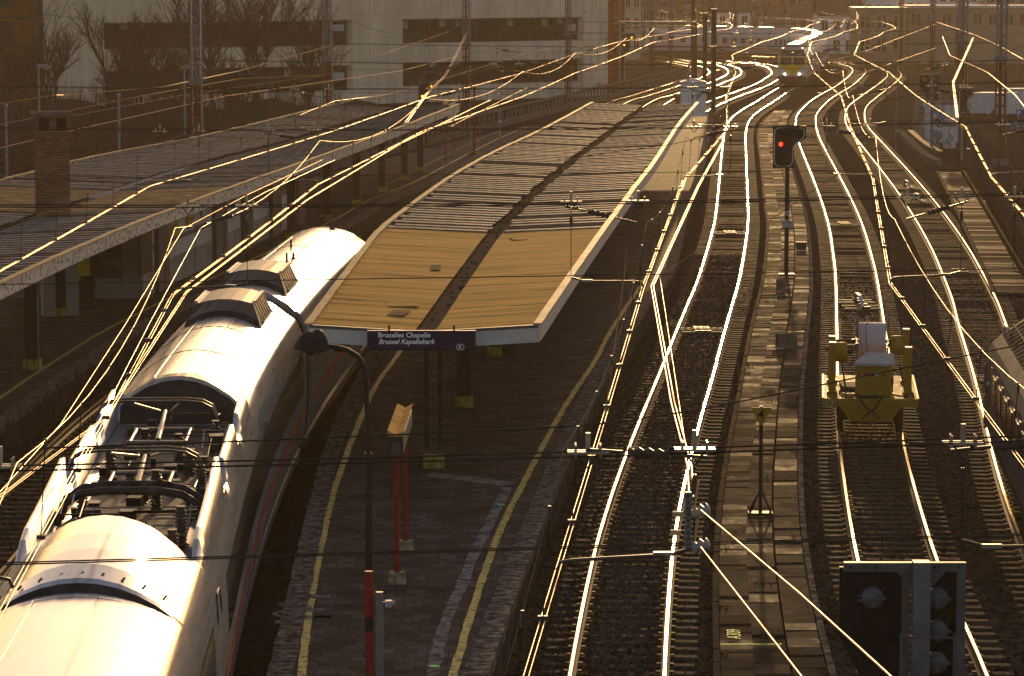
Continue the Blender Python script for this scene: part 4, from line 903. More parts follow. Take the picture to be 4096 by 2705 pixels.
for k in range(1, 9):
    y = -k * 1.7; m.box((-1.405, y, 2.0), (.02, .26, .95), 'machine' if k == 1 else 'train_glass')
    m.box((-1.41, y - .8, 2.05), (.02, .9, .6), 'train_glass')
m.build('side_window', lb, True)
m = MB()
for y in (-.25, -.75): m.tube([(-1.46, y, 1.0), (-1.46, y, 2.5)], .025, 'loco_trim', 6)
for k in range(5): m.lathe([(.04, 0), (.05, .05), (.02, .08)], (-1.42, -.5 - .9 * (k % 2), 1.0 + .35 * k), -X, 'fitting', 8)
m.build('handrail', lb, True)
m = MB(); m.tube([(-1.05, -.5, 3.1), (-1.05, -.5, 3.3), (-1.05, -1.6, 3.3), (-1.05, -1.6, 3.1)], .03, 'fitting', 6); m.build('roof_rail', lb, True)
m = MB(); m.box((0, -LL_ / 2, .75), (2.6, LL_ - .2, .4), 'black'); 
for s in (-1, 1): m.lathe([(.1, 0), (.1, .4), (.24, .42), (.24, .5)], (s * .87, 0, 1.0), Y, 'black', 14)
uf = m.build('underframe', t1, True)
for y in (-2.2, -4.6, -12.4, -14.8):
    for s in (-1, 1):
        m = MB(); m.lathe([(.1, -.06), (.48, -.05), (.48, .05), (.53, .06), (.53, .1), (.1, .1)], (s * .75, y, .48), X * -s, 'rail_side', 20); m.build('wheel', t1, True)
# ------------------------------------------------------------------ platform furniture
p = Vector((-2.06, 45.0, ZP)); t = thing('platform_lamp', 'dark curved platform lamp post with twin hooded heads and red foot', 'lamp', p)
m = MB(); zt = Pd(1440, 1395, 45).z - ZP
def lx(u, v): q_ = Pd(u, v, 45); return Vector((q_.x - p.x, 0, q_.z - ZP))
m.tube([(0, 0, 2.0), (0, 0, 3.7)], .055, 'post_dark', 12); m.tube([(0, 0, 3.66), (0, 0, 4.1), lx(1460, 1485), lx(1452, 1455), lx(1430, 1425), lx(1390, 1400), lx(1340, 1388), lx(1270, 1386), lx(1240, 1386)], .037, 'post_dark', 10); m.build('post', t, True)
m = MB(); m.tube([(0, 0, 0), (0, 0, 1.98)], .062, 'red', 12); m.tube([(0, 0, 1.1), (0, 0, 1.3)], .064, 'post_dark', 12); m.build('red_foot', t, True)
for u, v, s in ((1228, 1368, -1), (1273, 1362, .35)):
    c = lx(u, v); ax = Vector((s * -.35, .15, .9)).normalized(); m = MB(); m.lathe([(.145, -.16), (.15, -.1), (.135, .02), (.10, .1), (.05, .15), (.0, .16)], c, ax, 'post_dark', 18); h = m.build('lamp_hood', t, True)
    m = MB(); m.lathe([(.13, -.155), (.13, -.15)], c, ax, 'lens_dark', 16); m.build('lens', h, True)
p = Vector(((1509 - CU) / F * 45, 45.0, ZP)); t = thing('help_post', 'slim grey help post with a white camera beside the red lamp foot', 'post', p); zt = Pd(1509, 2368, 45).z - ZP
m = MB(); m.box((0, 0, zt / 2), (.1, .1, zt), 'galv'); m.build('column', t, True); m = MB(); m.box((.13, 0, zt - .17), (.09, .12, .09), 'frame_light'); m.lathe([(.03, 0), (.03, .05)], (.17, 0, zt - .16), X, 'frame_light', 10); m.box((.065, 0, zt - .16), (.05, .05, .03), 'post_grey'); m.build('camera', t, True)
def twin_post_sign(label, u1, u2, d1, d2, z0, z1, box_d):
    x1, x2 = (u1 - CU) / F * d1, (u2 - CU) / F * d2; t = thing('departure_sign', label, 'sign', (x1, d1, ZP)); dx, dy = x2 - x1, d2 - d1
    for q in (0, 1):
        m = MB(); m.tube([(dx * q, dy * q, .1), (dx * q, dy * q, z0 - ZP + .02)], .045, 'red', 10); o = m.build('post', t, True)
        m = MB(); m.box((dx * q, dy * q, .1), (.3, .26, .2), 'mossy', taper=.9); m.build('plinth', o, True)
    m = MB(); w = .12; a, b = -.15, dy + .15
    xs = lambda y: dx * y / dy
    za, zb = z0 - ZP, z1 - ZP
    m.add([(xs(a) - w, a, za), (xs(a) + w, a, za), (xs(b) + w, b, za), (xs(b) - w, b, za), (xs(a) - w, a, zb), (xs(a) + w, a, zb), (xs(b) + w, b, zb), (xs(b) - w, b, zb)], [(3, 2, 1, 0), (0, 1, 5, 4), (2, 3, 7, 6), (1, 2, 6, 5), (3, 0, 4, 7), (4, 5, 6, 7)], 'frame_dark'); c = m.build('cabinet', t, True)
    m = MB(); W_ = .145
    for s in (-1, 1): m.add([(xs(a), a - .03, zb + .03), (xs(b), b + .03, zb + .03), (xs(b) + s * W_, b + .03, zb + .11), (xs(a) + s * W_, a - .03, zb + .11), (xs(a), a - .03, zb), (xs(a) + s * W_, a - .03, zb + .0)], [(0, 1, 2, 3) if s < 0 else (3, 2, 1, 0), (4, 5, 3, 0)], 'felt')
    m.build('cover', c, True)
    m = MB(); m.add([(xs(a + .1) + w + .004, a + .1, za + .04), (xs(b - .1) + w + .004, b - .1, za + .04), (xs(b - .1) + w + .004, b - .1, zb - .03), (xs(a + .1) + w + .004, a + .1, zb - .03)], [(0, 1, 2, 3)], 'frame_light')
    for k in range(9): y = a + .3 + k * .32; m.box((xs(y) + w + .008, y, (za + zb) / 2), (.006, .03, (zb - za) * .7), 'frame_dark')
    m.build('display', c, True)
    m = MB(); m.box((xs(a), a - .03, (za + zb) / 2 - .06), (.16, .05, (zb - za) * .7), 'post_grey'); m.build('end_box', c, True)
twin_post_sign('departure sign on two red posts with a tan V-shaped cover, on the central platform', 1581, 1616, 54.3, 57.4, 2.86, 3.18, .5)
twin_post_sign('distant departure sign on two thin red posts on the waiting hall platform', 1783, 1817, 176, 183, 2.9, 3.9, .5)
for i, (u, d, v0, mt, lab) in enumerate(((1897, 186, 330, 'red', 'thin red pole standing on a yellow foot on the waiting hall platform'), (1887, 186, 505, 'galv', 'short grey post beside the red pole on the waiting hall platform'))):
    x = (u - CU) / F * d; zt = Pd(u, v0, d).z; t = thing('platform_pole', lab, 'pole', (x, d, ZP)); m = MB(); m.tube([(0, 0, .05), (0, 0, zt - ZP)], .07, mt, 10); m.build('shaft', t, True)
    m = MB(); m.box((0, 0, .06), (.5, .4, .12), 'plinth'); m.build('plinth', t, True)
d = 203; x = (2001 - CU) / F * d; t = thing('no_entry_sign', 'round white walking ban sign on a grey post at the far platform end', 'sign', (x, d, ZP)); zt = Pd(2001, 432, d).z - ZP
m = MB(); m.box((0, 0, zt / 2), (.12, .1, zt), 'galv'); m.build('post', t, True); m = MB(); c = Vector((0, -.07, Pd(2001, 488, d).z - ZP)); m.lathe([(.19, 0), (.19, .02)], c, -Y, 'sign_red', 20); m.lathe([(.145, .021), (.145, .024)], c, -Y, 'frame_light', 20)
m.beam(c + Vector((-.05, -.03, -.1)), c + Vector((0, -.03, .03)), .03, .01, 'black'); m.beam(c + Vector((.06, -.03, -.1)), c + Vector((0, -.03, .03)), .03, .01, 'black'); m.lathe([(.03, .025), (.03, .03)], c + Vector((0, 0, .08)), -Y, 'black', 10); m.build('disc', t, True)
for u, v, w, h, lab, rz in ((3123, 1165, .33, .42, 'upright concrete block on the walkway below the red signal', 0.), (3145, 1390, .62, .42, 'leaning concrete slab block on the walkway beside the yellow trolley', .25), (3204, 1000, .4, .3, 'dark cable box with a glinting lid on the walkway right of the red signal', 0.)):
    p = G(u, v, -.1); m = MB(); m.box((p.x, p.y, -.1 + h / 2), (w, .22, h), 'parapet' if h > .35 else 'post_dark', rz=rz, taper=.96)
    for k in (-1, 0, 1): m.box((p.x + k * w * .27, p.y - .115, -.1 + h / 2), (.02, .012, h * .8), 'post_grey')
    if h < .35: m.box((p.x, p.y, -.1 + h + .015), (w + .05, .28, .03), 'trim')
    tag(m.build('walkway_block'), lab, 'block')
# point machines and loops in the tracks
for key, d0, lab in (('C', 108, 'looped pale cable sleeve between the rails behind the yellow trolley'), ('D', 158, 'nearer looped cable sleeve between the rails of the locomotive track'), ('D', 168, 'farther looped cable sleeve between the rails of the locomotive track')):
    x = xat(TRK[key], d0); t = thing('track_loop', lab, 'cable loop', (x, d0, -.2), group='cable loops between the rails'); m = MB()
    m.sweep([(-.06, -.01), (.06, -.01), (.06, .02), (-.06, .02)], [Vector((0, -1.3, .1)), Vector((0, -.5, .38)), Vector((0, -.4, .4)), Vector((0, .4, .4)), Vector((0, .7, .38)), Vector((0, 1.2, .1))], 'frame_light'); m.build('sleeve', t, True)
    for y in (-1.4, -.5, .6, 1.4): m = MB(); m.box((0, y, .06), (1.25, .14, .05), 'trim'); m.box((.1, y, .1), (.3, .16, .08), 'black'); m.build('tie_rod', t, True)
for key, d0, lab in (('A', 138, 'bright tie bars across the brightest track, beside the red signal head'), ('C', 143, 'tie bars across the trolley track, close behind the red signal head'), ('A', 100, 'spring tie bars across the brightest track, level with the leaning block'), ('C', 96.5, 'spring tie bars across the trolley track just behind the cable drum'), ('D', 88, 'spring tie bars across the track of the blue locomotive, near its roof'), ('D', 120, 'tie bars across the track of the blue locomotive, far behind it')):
    x = xat(TRK[key], d0); t = thing('tie_bar_set', lab, 'tie bars', (x, d0, -.2), group='tie bars across the tracks')
    for y in (-.5, .2, .6):
        m = MB(); m.box((0, y, .07), (1.35, .1, .04), 'trim'); m.box((0, y, .1), (.5, .12, .05), 'black'); [m.tube([(-.5 + .2 * k + .05 * cos(j), y, .1 + .05 * sin(j)) for j in range(7)], .012, 'post_grey', 4) for k in range(6)]; m.build('tie_bar', t, True)
# ------------------------------------------------------------------ lattice masts
def mast(x, d, zt=13.5, zred=6.3, label=None, w=.5):
    t = thing('catenary_mast', label, 'mast', (x, d, -.25), group='lattice catenary masts')
    for (a, b, mt, nm) in ((.3, zred, 'mast_red', 'mast_foot'), (zred, zt, 'mast_grey', 'mast_shaft')):
        m = MB()
        for s in (-1, 1): m.box((s * (w / 2 - .045), 0, (a + b) / 2), (.09, .26, b - a), mt)
        m.box((0, .05, (a + b) / 2), (w * .34, .03, b - a - .01), mt)
        z = a + .15
        while z < b - .05: m.box((0, -.1, z), (w - .18, .03, .11), mt); z += .62
        m.build(nm, t, True)
    m = MB(); m.box((0, 0, .15), (1.0, 1.0, .5), 'parapet', taper=.9); m.build('mast_base', t, True)
    m = MB(); m.box((0, -.14, zred), (w + .16, .06, .28), 'mast_grey'); m.tube([(w / 2 + .06, -.05, 1.), (w / 2 + .06, -.05, zt - .5)], .03, 'galv', 6); m.build('mast_collar', t, True)
    return t
HS = [30.5, 58.6, 89, 119, 150, 186, 228, 272]
SK = .16
XL = [-17, -17, -19, -21.5, -14.9, -10.8, -3.3, 4.75]; XR = [12.5, 17, 21, 25, 28.5, 29.0, 32.7, 38.5]
LABL = [None] * 4 + ['nearest lattice mast, red footed, among the bare trees', 'lattice mast with red foot and pulley wheel before the beige building windows', 'lattice mast with red foot where the peeling canopy ends', 'slim lattice mast on a stone base before the beige building']
MAST = {}
for i, (d, xl, xr) in enumerate(zip(HS, XL, XR)):
    yl, yr = d + SK * (xl if i < 4 else 0), d + (SK * xr if i < 4 else 3.)
    MAST[i] = (Vector((xl, yl, 0)), Vector((xr, yr, 0)))
    if i >= 4: mast(xl, yl, label=LABL[i])
    if i >= 5: mast(xr, yr, label=[None] * 5 + ['widest lattice mast with red foot in front of the parked vans', 'lattice mast with red foot beside the unlit outlined signal', 'lattice mast with red foot above the graffiti cabinets'] [0:3] and {5: 'widest lattice mast with red foot in front of the parked vans', 6: 'lattice mast with red foot beside the unlit outlined signal', 7: 'lattice mast with red foot above the graffiti cabinets'}[i], w=.62 if i == 5 else .55)
for u, d, lab, zr in ((3430, 430, 'far red mast right of the approaching train', 9), (3597, 380, 'far red mast before the tan building windows', 8.5), (3722, 300, 'red mast between two grey lattice masts by the parked vans', 7), (2468, 318, 'red lattice mast beside the distant amber signal', 7), (2603, 335, 'dark red mast left of the train on the far curve', 7.5), (2680, 360, 'grey and red mast at the curve, left of the train', 7), (2938, 440, 'red mast in front of the white gabled house', 9)):
    mast((u - CU) / F * d, d, zred=zr, label=lab, w=.48)
for u, d, v0, lab in ((2769, 332, -60, 'tall black pole in front of the train on the curve'), (2817, 300, 52, 'shorter dark pole in front of the train on the curve'), (2852, 256, 36, 'brown pole right of the white relay hut')):
    x = (u - CU) / F * d; zt = Pd(u, v0, d).z; t = thing('signal_pole', lab, 'pole', (x, d, -.25)); m = MB(); m.box((0, 0, zt / 2), (.4, .3, zt + .25), 'post_dark'); m.build('shaft', t, True); m = MB(); m.box((0, 0, .15), (.7, .7, .3), 'parapet'); m.build('footing', t, True)
    m = MB(); m.box((0, 0, zt + .2), (.5, .5, .12), 'frame_grey'); m.build('cap', t, True)
# gantry beam
a, b = Pd(2473, 94, 305), Pd(2783, 94, 312); t = thing('gantry_beam', 'bright horizontal gantry beam over the distant amber signal', 'gantry', (a.x, 305, -.2))
m = MB(); m.beam(a + Z * .12, b + Z * .12, .35, .18, 'galv'); m.beam(a - Z * .3, b - Z * .3, .3, .12, 'post_dark'); m.build('beam', t)
m = MB()
for k in range(14): f = k / 13; q = a.lerp(b, f); m.beam(q - Z * .28, a.lerp(b, min(1, f + .04)) + Z * .08, .05, .05, 'post_dark')
m.build('bracing', t)
for q, nm in ((a.lerp(b, .06), 0), (b, 1)):
    m = MB(); m.box((q.x, q.y, (q.z - .3) / 2), (.3, .3, q.z + .2), 'post_dark'); m.build('leg', t)
# ------------------------------------------------------------------ head spans with insulator sets and registration arms
def clamp(m, c, w=.4):
    m.box(c + Vector((0, 0, .09)), (.045, .04, .2), 'fitting')
    for y in (-.06, .06):
        m.box(c + Vector((0, y, .0)), (w, .03, .025), 'fitting')
        for x in (-.3, .3): m.tube([c + Vector((x * w, y, -.05)), c + Vector((x * w, y, .08))], .012, 'fitting', 5)
    m.tube([c + Vector((-.1, 0, -.02)), c + Vector((0, 0, -.16)), c + Vector((.1, 0, -.02))], .014, 'arm', 5)
ORD = ['head span nearest the camera, its paired cables crossing the train hood', 'head span crossing just above the front of the central canopy', 'head span crossing over the wavy sheet roofs', 'head span crossing behind the red signal', 'head span passing over the rear of the canopies', 'head span between the mast with the pulley wheel and the widest right mast', 'head span far behind the canopies, before the beige building', 'farthest head span, close to the relay hut']
def yat(i, x): a, b = MAST[i]; return a.y + (b.y - a.y) * (x - a.x) / (b.x - a.x)
ZU, ZLW, ZM, ZC = [6.42, 6.85, 6.75, 6.8, 6.8, 6.8, 6.8, 6.8], 5.52, 6.5, 5.28
stag = lambda i, k: .2 * (1 if (i + k) % 2 else -1)
trks = [('F', F_), ('E', E_), ('A', A_), ('C', C_), ('D', D_)]
def sagline(a, b, s, n=14): return [a.lerp(b, k / n) - Z * s * 4 * (k / n) * (1 - k / n) for k in range(n + 1)]
for i, d in enumerate(HS):
    a, b = MAST[i]; far = i > 4
    t = thing('head_span', ORD[i], 'span wires', (a.x, a.y, 5), group='head spans across the tracks'); rw = .0095 if i < 1 else .0125
    for dz, dy in ((0, -.05), (.03, .08)):
        m = MB(); m.tube(sagline(a + Z * (ZU[i] + .25 + dz) + Y * dy, b + Z * (ZU[i] + .25 + dz) + Y * dy, .25), rw, 'cable', 6, False); m.build('span_wire', t)
    for dy in ((0, .1) if i == 0 else (0,)):
        m = MB(); m.tube([a + Z * ZLW + Y * dy, b + Z * ZLW + Y * dy], rw * .8, 'cable', 6, False); m.build('steady_wire', t)
    for k, (key, c) in enumerate(trks):
        x = xat(c, d + SK * xat(c, d) if i < 4 else d); y = yat(i, x); s = 1 if (i + k) % 2 else -1
        sx = x - s * 1.15; ys = yat(i, sx); zu = ZU[i] + .05
        m = MB(); clamp(m, Vector((sx, ys, zu))); m.build('suspension_clamp', t); m = MB(); clamp(m, Vector((x + .1, y, zu))); m.build('suspension_clamp', t)
        m = MB(); m.tube([(sx, ys, zu - .15), (sx, ys, ZLW)], .007, 'cable', 5); m.lathe([(.03, -.2), (.035, -.1), (.02, 0)], (sx, ys, zu - .25), Z, 'porcelain', 6); m.build('hanger', t)
        if i < 6:
            m = MB(); q0, q1 = Vector((sx - s * .12, ys, zu - .08)), Vector((x + .08, y - .05, ZM)); m.tube([q0, q0.lerp(q1, .3)], .02, 'arm', 6); m.lathe([(.035 if j % 2 else .06, j * .05) for j in range(9)], q0.lerp(q1, .32), (q1 - q0), 'porcelain', 8); m.tube([q0.lerp(q1, .7), q1], .018, 'arm', 6); m.build('insulator', t)
        m = MB(); xc = x + stag(i, k); e = Vector((xc, y, ZC + .02)); m.tube([(sx, ys, ZLW - .03), (sx + s * .25, ys, ZLW - .1), Vector((xc - s * .15, y, ZC + .12)), Vector((xc - s * .03, y, ZC + .1)), e], .02, 'arm', 6); m.box((sx + s * .3, ys, ZLW - .09), (.2, .05, .04), 'fitting'); m.build('registration_arm', t)
# ------------------------------------------------------------------ overhead wires along every track
def wire_thing(key, c, k, label):
    sup = []
    for i, d in enumerate(HS):
        x = xat(c, d + SK * xat(c, d) if i < 4 else d); sup.append(Vector((x + stag(i, k), yat(i, x), ZC)))
    far = even([p for p in c if p.y > 0], 1.)
    j0 = max(j for j, p in enumerate(far) if p.y <= sup[-1].y and j < len(far) * .85) if key != 'B' else 0
    j = j0 + 26; s = 1
    while j < len(far) - 2:
        tg = (far[j + 1] - far[j - 1]).normalized(); sup.append(Vector((far[j].x + tg.y * s * .25, far[j].y - tg.x * s * .25, ZC))); s = -s; j += 22
    sup = [sup[0] + (sup[0] - sup[1]) * .8] + sup
    t = thing('overhead_wire', label, 'overhead wire', sup[1], group='overhead contact wires above the tracks')
    for q in (-1, 1):
        m = MB(); pts = []
        for a, b in zip(sup, sup[1:]): 
            n = 5
            for r_ in range(n): pts.append(a.lerp(b, r_ / n) - Z * .02 * sin(pi * r_ / n))
        pts.append(sup[-1]); pp = [p + X * .022 * q for p in pts]; m.tube(pp, [.006 if p.y < 60 else (.0072 if p.y < 120 else (.009 if p.y < 200 else .0115)) for p in pp], 'copper', 6, False); m.build('contact_wire', t)
    m = MB(); pts = []
    for a, b in zip(sup, sup[1:]):
        for r_ in range(10):
            f = r_ / 10; pts.append(a.lerp(b, f) + Z * ((ZM - ZC) - .55 * 4 * f * (1 - f)) + X * .06)
    m.tube(pts, [.0055 if p.y < 60 else (.0065 if p.y < 120 else (.008 if p.y < 200 else .0105)) for p in pts], 'copper' if k % 2 else 'cable', 6, False); m.build('messenger_wire', t)
    m = MB()
    for n_, (a, b) in enumerate(zip(sup, sup[1:])):
        if a.y > 195: break
        for f in (.1, .26, .42, .58, .74, .9):
            lo = a.lerp(b, f); hi = lo + Z * ((ZM - ZC) - .55 * 4 * f * (1 - f)); m = MB(); m.tube([lo, hi + X * .06], .006, 'cable', 4); m.box(lo + Z * .01, (.09, .05, .045), 'arm'); m.tube([hi + X * .06 - Z * .12, hi + X * .06 + Z * .02], .018, 'arm', 5); m.build('dropper', t)
    return t
for k, (key, c) in enumerate(trks):
    wire_thing(key, c, k, {'F': 'overhead wires above the empty track along the waiting hall platform', 'E': 'overhead wires running above the white train roof', 'A': 'overhead wires above the brightest track right of the central platform', 'C': 'overhead wires above the track with the yellow trolley', 'D': 'overhead wires above the blue locomotive and its track'}[key])
def cable(px, lab, mt='copper', r=.012, cat='cable', name='anchor_wire', pair=0):
    pts = [Pd(u, v, d) for u, v, d in px]; sm = []
    for a, b in zip(pts, pts[1:]): sm += [a.lerp(b, k / 6) for k in range(6)]
    sm.append(pts[-1]); m = MB(); m.tube(sm, r, mt, 6, False)
    if pair: m.tube([p + X * pair for p in sm], r, mt, 6, False)
    tag(m.build(name), lab, cat)
cable([(2889, 568, 108), (2790, 745, 86), (2604, 1146, 59.5), (2684, 1610, 41), (2750, 1865, 34.5), (2757, 1990, 32)], 'second pair of golden wires right of the canopy ending at the hanging bracket', pair=.045)
cable([(2803, 2042, 30), (3200, 2376, 25), (3600, 2740, 21)], 'upper taut wire running from the hanging bracket over the slab walkway', r=.009)
cable([(2803, 2190, 30), (3200, 2699, 24), (3260, 2780, 23)], 'lower taut wire running from the hanging bracket over the slab walkway', r=.009)
cable([(2416, 1690, 38), (2500, 1080, 59), (2505, 1003, 62)], 'thin greenish wire left of the golden pairs beside the canopy', 'cable', .007)
cable([(2790, 1000, 59.5), (2640, 1110, 59), (2740, 1770, 36)], 'single thin wire crossing the brightest rail', r=.006)
cable([(-40, 1800, 35), (900, 1768, 35), (2100, 1718, 36), (2457, 1692, 37), (2814, 1636, 39), (3200, 1558, 41), (3600, 1475, 43), (4140, 1368, 46)], 'dark feeder cable sagging across the tracks in front of the trolley', 'cable', .0105)
cable([(3080, 880, 66), (3640, 500, 90), (4140, 210, 120)], 'black guy cable rising from the red signal over the lattice masts', 'cable', .009)
cable([(2230, 640, 88), (2700, 575, 92), (3080, 490, 96), (3640, 385, 100), (4140, 160, 112)], 'dark cable crossing behind the red signal and and over the graffiti cabinets', 'cable', .009)
cable([(-30, 420, 152), (212, 381, 153), (250, 381, 155), (648, 348, 162), (950, 285, 175), (1320, 183, 184.6)], 'golden wire descending from the mast with the pulley wheel across the dark trees', r=.016, pair=.09)
cable([(-30, 505, 150), (560, 385, 160), (960, 315, 175), (1300, 300, 184.6)], 'lower golden wire crossing the trees to the mast with the pulley wheel', r=.014)
cable([(-30, 600, 140), (300, 520, 148), (900, 385, 165), (1600, 285, 200), (1868, 215, 230)], 'long golden wire rising over the peeling canopy to the mast behind the amber signal', r=.017)
cable([(1620, 490, 140), (1700, 380, 175), (1780, 300, 205), (1868, 125, 229.6)], 'steep golden wire climbing to the mast behind the amber signal beside the amber signal', r=.016, pair=.1)
cable([(3826, 470, 118), (3810, 330, 160), (3892, 150, 222)], 'steep bright wire joining the widest lattice masts', r=.016, pair=.07)
cable([(3770, 147, 190), (3800, 222, 160), (3950, 290, 150), (4060, 380, 120), (4140, 480, 100)], 'bright wire falling past the widest lattice mast to the frame edge', r=.014)
cable([(3270, 660 * .3826, 380), (3420, 222, 320), (3745, 96, 330)], 'long bright wire from the far curve to the widest lattice mast', r=.024)
cable([(3300, 350, 300), (3520, 270, 260), (3745, 192, 272)], 'lower bright wire from the far tracks to the widest lattice mast', r=.02)
cable([(3660, 0, 330), (3720, 40, 330), (3745, 88, 325), (3895, 138, 225), (4000, 185, 195), (4140, 265, 150)], 'thin tan wire swooping from the top edge over the widest lattice mast', r=.014)
cable([(-20, -15, 150), (100, 45, 150), (450, 96, 150), (800, 165, 150), (1250, 225, 170)], 'thin grey wire slanting down across the brown brick building', 'cable', .012)
cable([(1200, 15, 185), (1500, 120, 190), (1700, 165, 200)], 'thin grey wire slanting down across the beige building', 'cable', .012)
dz = lambda v, z_: (HC - z_) * F / (v - VH)
cable([(u, v, dz(v, 5.3)) for u, v in ((-40, 2010), (414, 1673), (742, 1169), (1226, 800), (1600, 575), (1960, 400))], 'second golden wire pair over the empty side of the white train', r=.0062, pair=.036)
cable([(-20, 1990, 28.9), (241, 1700, 35.9), (500, 1300, 45.2), (734, 915, 57.4), (1000, 775, 64), (1290, 640, 73)], 'upper single wire bending at the insulators before the waiting hall', r=.0055)
cable([(250, 1960, 29.5), (389, 1700, 35.9), (600, 1290, 45.2), (804, 912, 57.4), (1060, 770, 64), (1340, 640, 74)], 'greenish single wire beside the insulators before the waiting hall', 'fitting', .005)
cable([(295, 463, 158), (725, 382, 170), (1297, 300, 185)], 'faint gold wire between the chimney and the mast with the pulley wheel', r=.009)
cable([(1200, 460, 150), (1341, 404, 160), (1524, 383, 180), (1671, 348, 205), (2100, 215, 250), (2420, 150, 300)], 'long thin gold wire passing the amber signal toward the gantry beam', r=.011)
cable([(1200, 330, 190), (1513, 223, 195), (1800, 125, 225)], 'thin gold wire crossing the beige building windows', r=.01)
cable([(1800, 507, 150), (2100, 355, 178), (2108, 352, 180)], 'short thin wire converging on the amber signal wires', r=.009)
# hanging bracket at the wire ends
p = Pd(2752, 2080, 30.4); t = thing('wire_bracket', 'perforated steel bracket with pale insulators hanging over the brightest rail', 'bracket', p)
m = MB(); m.box((0, 0, .0), (.06, .05, .55), 'mast_grey')
for k in range(9): m.box((0, -.028, -.24 + k * .06), (.018, .008, .018), 'black')
m.build('plate', t, True)
for dx, dz in ((-.1, .06), (-.12, -.12), (.08, .08)): m = MB(); m.box((dx, -.02, dz), (.1, .06, .05), 'trim'); m.build('clamp', t, True)
for dx, z in ((.12, .08), (.12, -.26)):
    m = MB(); m.lathe([(.03, -.08), (.07, -.05), (.035, -.02), (.075, .02), (.035, .05), (.07, .08), (.02, .1)], (dx, 0, z), Vector((.9, -.3, .3)), 'insul_grey', 14); m.tube([(dx - .06, 0, z + .02), (dx - .02, .0, z + .3)], .012, 'trim', 5); m.build('insulator', t, True)
# ------------------------------------------------------------------ beige office building behind the bare trees
FA = Vector((-9.75, 281.0, 0)); FD = Vector((13.7, 12.0, 0)).normalized(); FN = Vector((FD.y, -FD.x, 0))
def fs(u): k = (u - CU) / F; return (k * FA.y - FA.x) / (FD.x - k * FD.y)
def fz(u, v): p = FA + FD * fs(u); return HC - (v - VH) * p.y / F * 1.0065
frz = atan2(FD.y, FD.x)
bl = thing('office_building', 'beige panel office building with dark window bands behind the bare trees', 'building', FA + FD * fs(440) + Z * -6)
def fbox(m, u0, u1, z0, z1, out, thick, mt):
    s0, s1 = fs(u0), fs(u1); c = FA + FD * ((s0 + s1) / 2) + FN * (out - thick / 2); m.box((c.x, c.y, (z0 + z1) / 2), (s1 - s0, thick, z1 - z0), mt, rz=frz)
z = lambda v, u=1607: fz(u, v)
m = MB(); fbox(m, 440, 2420, -6, 22, -.75, 9, 'facade'); m.build('core_wall', bl)
for u0, u1, ur, rows in ((1607, 2326, 1607, ((-300, 74), (170, 246), (341, 560))), (441, 1406, 1403, ((-300, 77), (178, 255), (355, 560)))):
    for a, b in rows:
        m = MB(); fbox(m, u0, u1, fz(ur, b), fz(ur, a), 0, .72, 'facade')
        s0, s1 = fs(u0), fs(u1); n = int((s1 - s0) / 2.4)
        for k in range(1, n):
            c = FA + FD * (s0 + (s1 - s0) * k / n) + FN * .003; m.box((c.x, c.y, (fz(ur, b) + fz(ur, a)) / 2), (.03, .012, fz(ur, a) - fz(ur, b) - .02), 'facade_joint', rz=frz)
        m.build('panel_band', bl)
for u0, u1 in ((1406, 1606), (2327, 2423)):
    m = MB(); fbox(m, u0, u1, -6, 22, .25, 1.3, 'facade')
    for v in (55, 145, 235, 325, 415): fbox(m, u0, u1, fz(1607, v) - .015, fz(1607, v) + .015, .254, .02, 'facade_joint')
    s0, s1 = fs(u0), fs(u1)
    for k in (1, 2): c = FA + FD * (s0 + (s1 - s0) * k / 3) + FN * .253; m.box((c.x, c.y, 8), (.03, .012, 28), 'facade_joint', rz=frz)
    m.build('pier', bl)
for u0, u1, ur, bands, n in ((1607, 2326, 1607, ((75, 169), (247, 340)), 7), (441, 1406, 1403, ((79, 177), (256, 354)), 9)):
    for a, b in bands:
        s0, s1 = fs(u0), fs(u1); zb, zt = fz(ur, b) + .03, fz(ur, a) - .03
        for k in range(n):
            p0, p1 = s0 + (s1 - s0) * k / n + .06, s0 + (s1 - s0) * (k + 1) / n - .06; m = MB(); c = FA + FD * ((p0 + p1) / 2) + FN * -.68; m.box((c.x, c.y, (zb + zt) / 2), (p1 - p0, .06, zt - zb), 'window', rz=frz)
            w = m.build('window', bl); m = MB()
            for q in (p0, (p0 + p1) / 2, p1): c = FA + FD * q + FN * -.62; m.box((c.x, c.y, (zb + zt) / 2), (.08, .08, zt - zb), 'frame_dark', rz=frz)
            c = FA + FD * ((p0 + p1) / 2) + FN * -.61; m.box((c.x, c.y, zb + .05), (p1 - p0 - .1, .1, .1), 'frame_dark', rz=frz); m.build('frame', w)
            if rnd.random() < .6: m = MB(); c = FA + FD * (p0 + (p1 - p0) * rnd.choice((.3, .7))) + FN * -.63; h = rnd.uniform(.3, .8); m.box((c.x, c.y, zt - h / 2 - .05), (.7, .03, h), 'blind', rz=frz); m.build('blind', w)
m = MB(); fbox(m, 2290, 2318, fz(1607, 132), fz(1607, 102), -.55, .05, 'frame_light'); m.build('paper_notice', bl)
for v in (110, 300): m = MB(); fbox(m, 1340, 1382, fz(1403, v + 10), fz(1403, v - 16), -.1, .5, 'frame_light'); m.build('cooling_unit', bl)
m = MB(); c = FA + FD * fs(2400) + FN * .262
for k in range(5):
    pts = [c + FD * (.3 * k - .9 + .28 * cos(j * .9 + k)) + Z * (.2 + .35 * (k % 3) * .6 + .3 * sin(j * 1.3)) for j in range(8)]; m.tube([p + Z * .2 for p in pts], .03, 'spray_black', 4)
m.build('graffiti', bl)
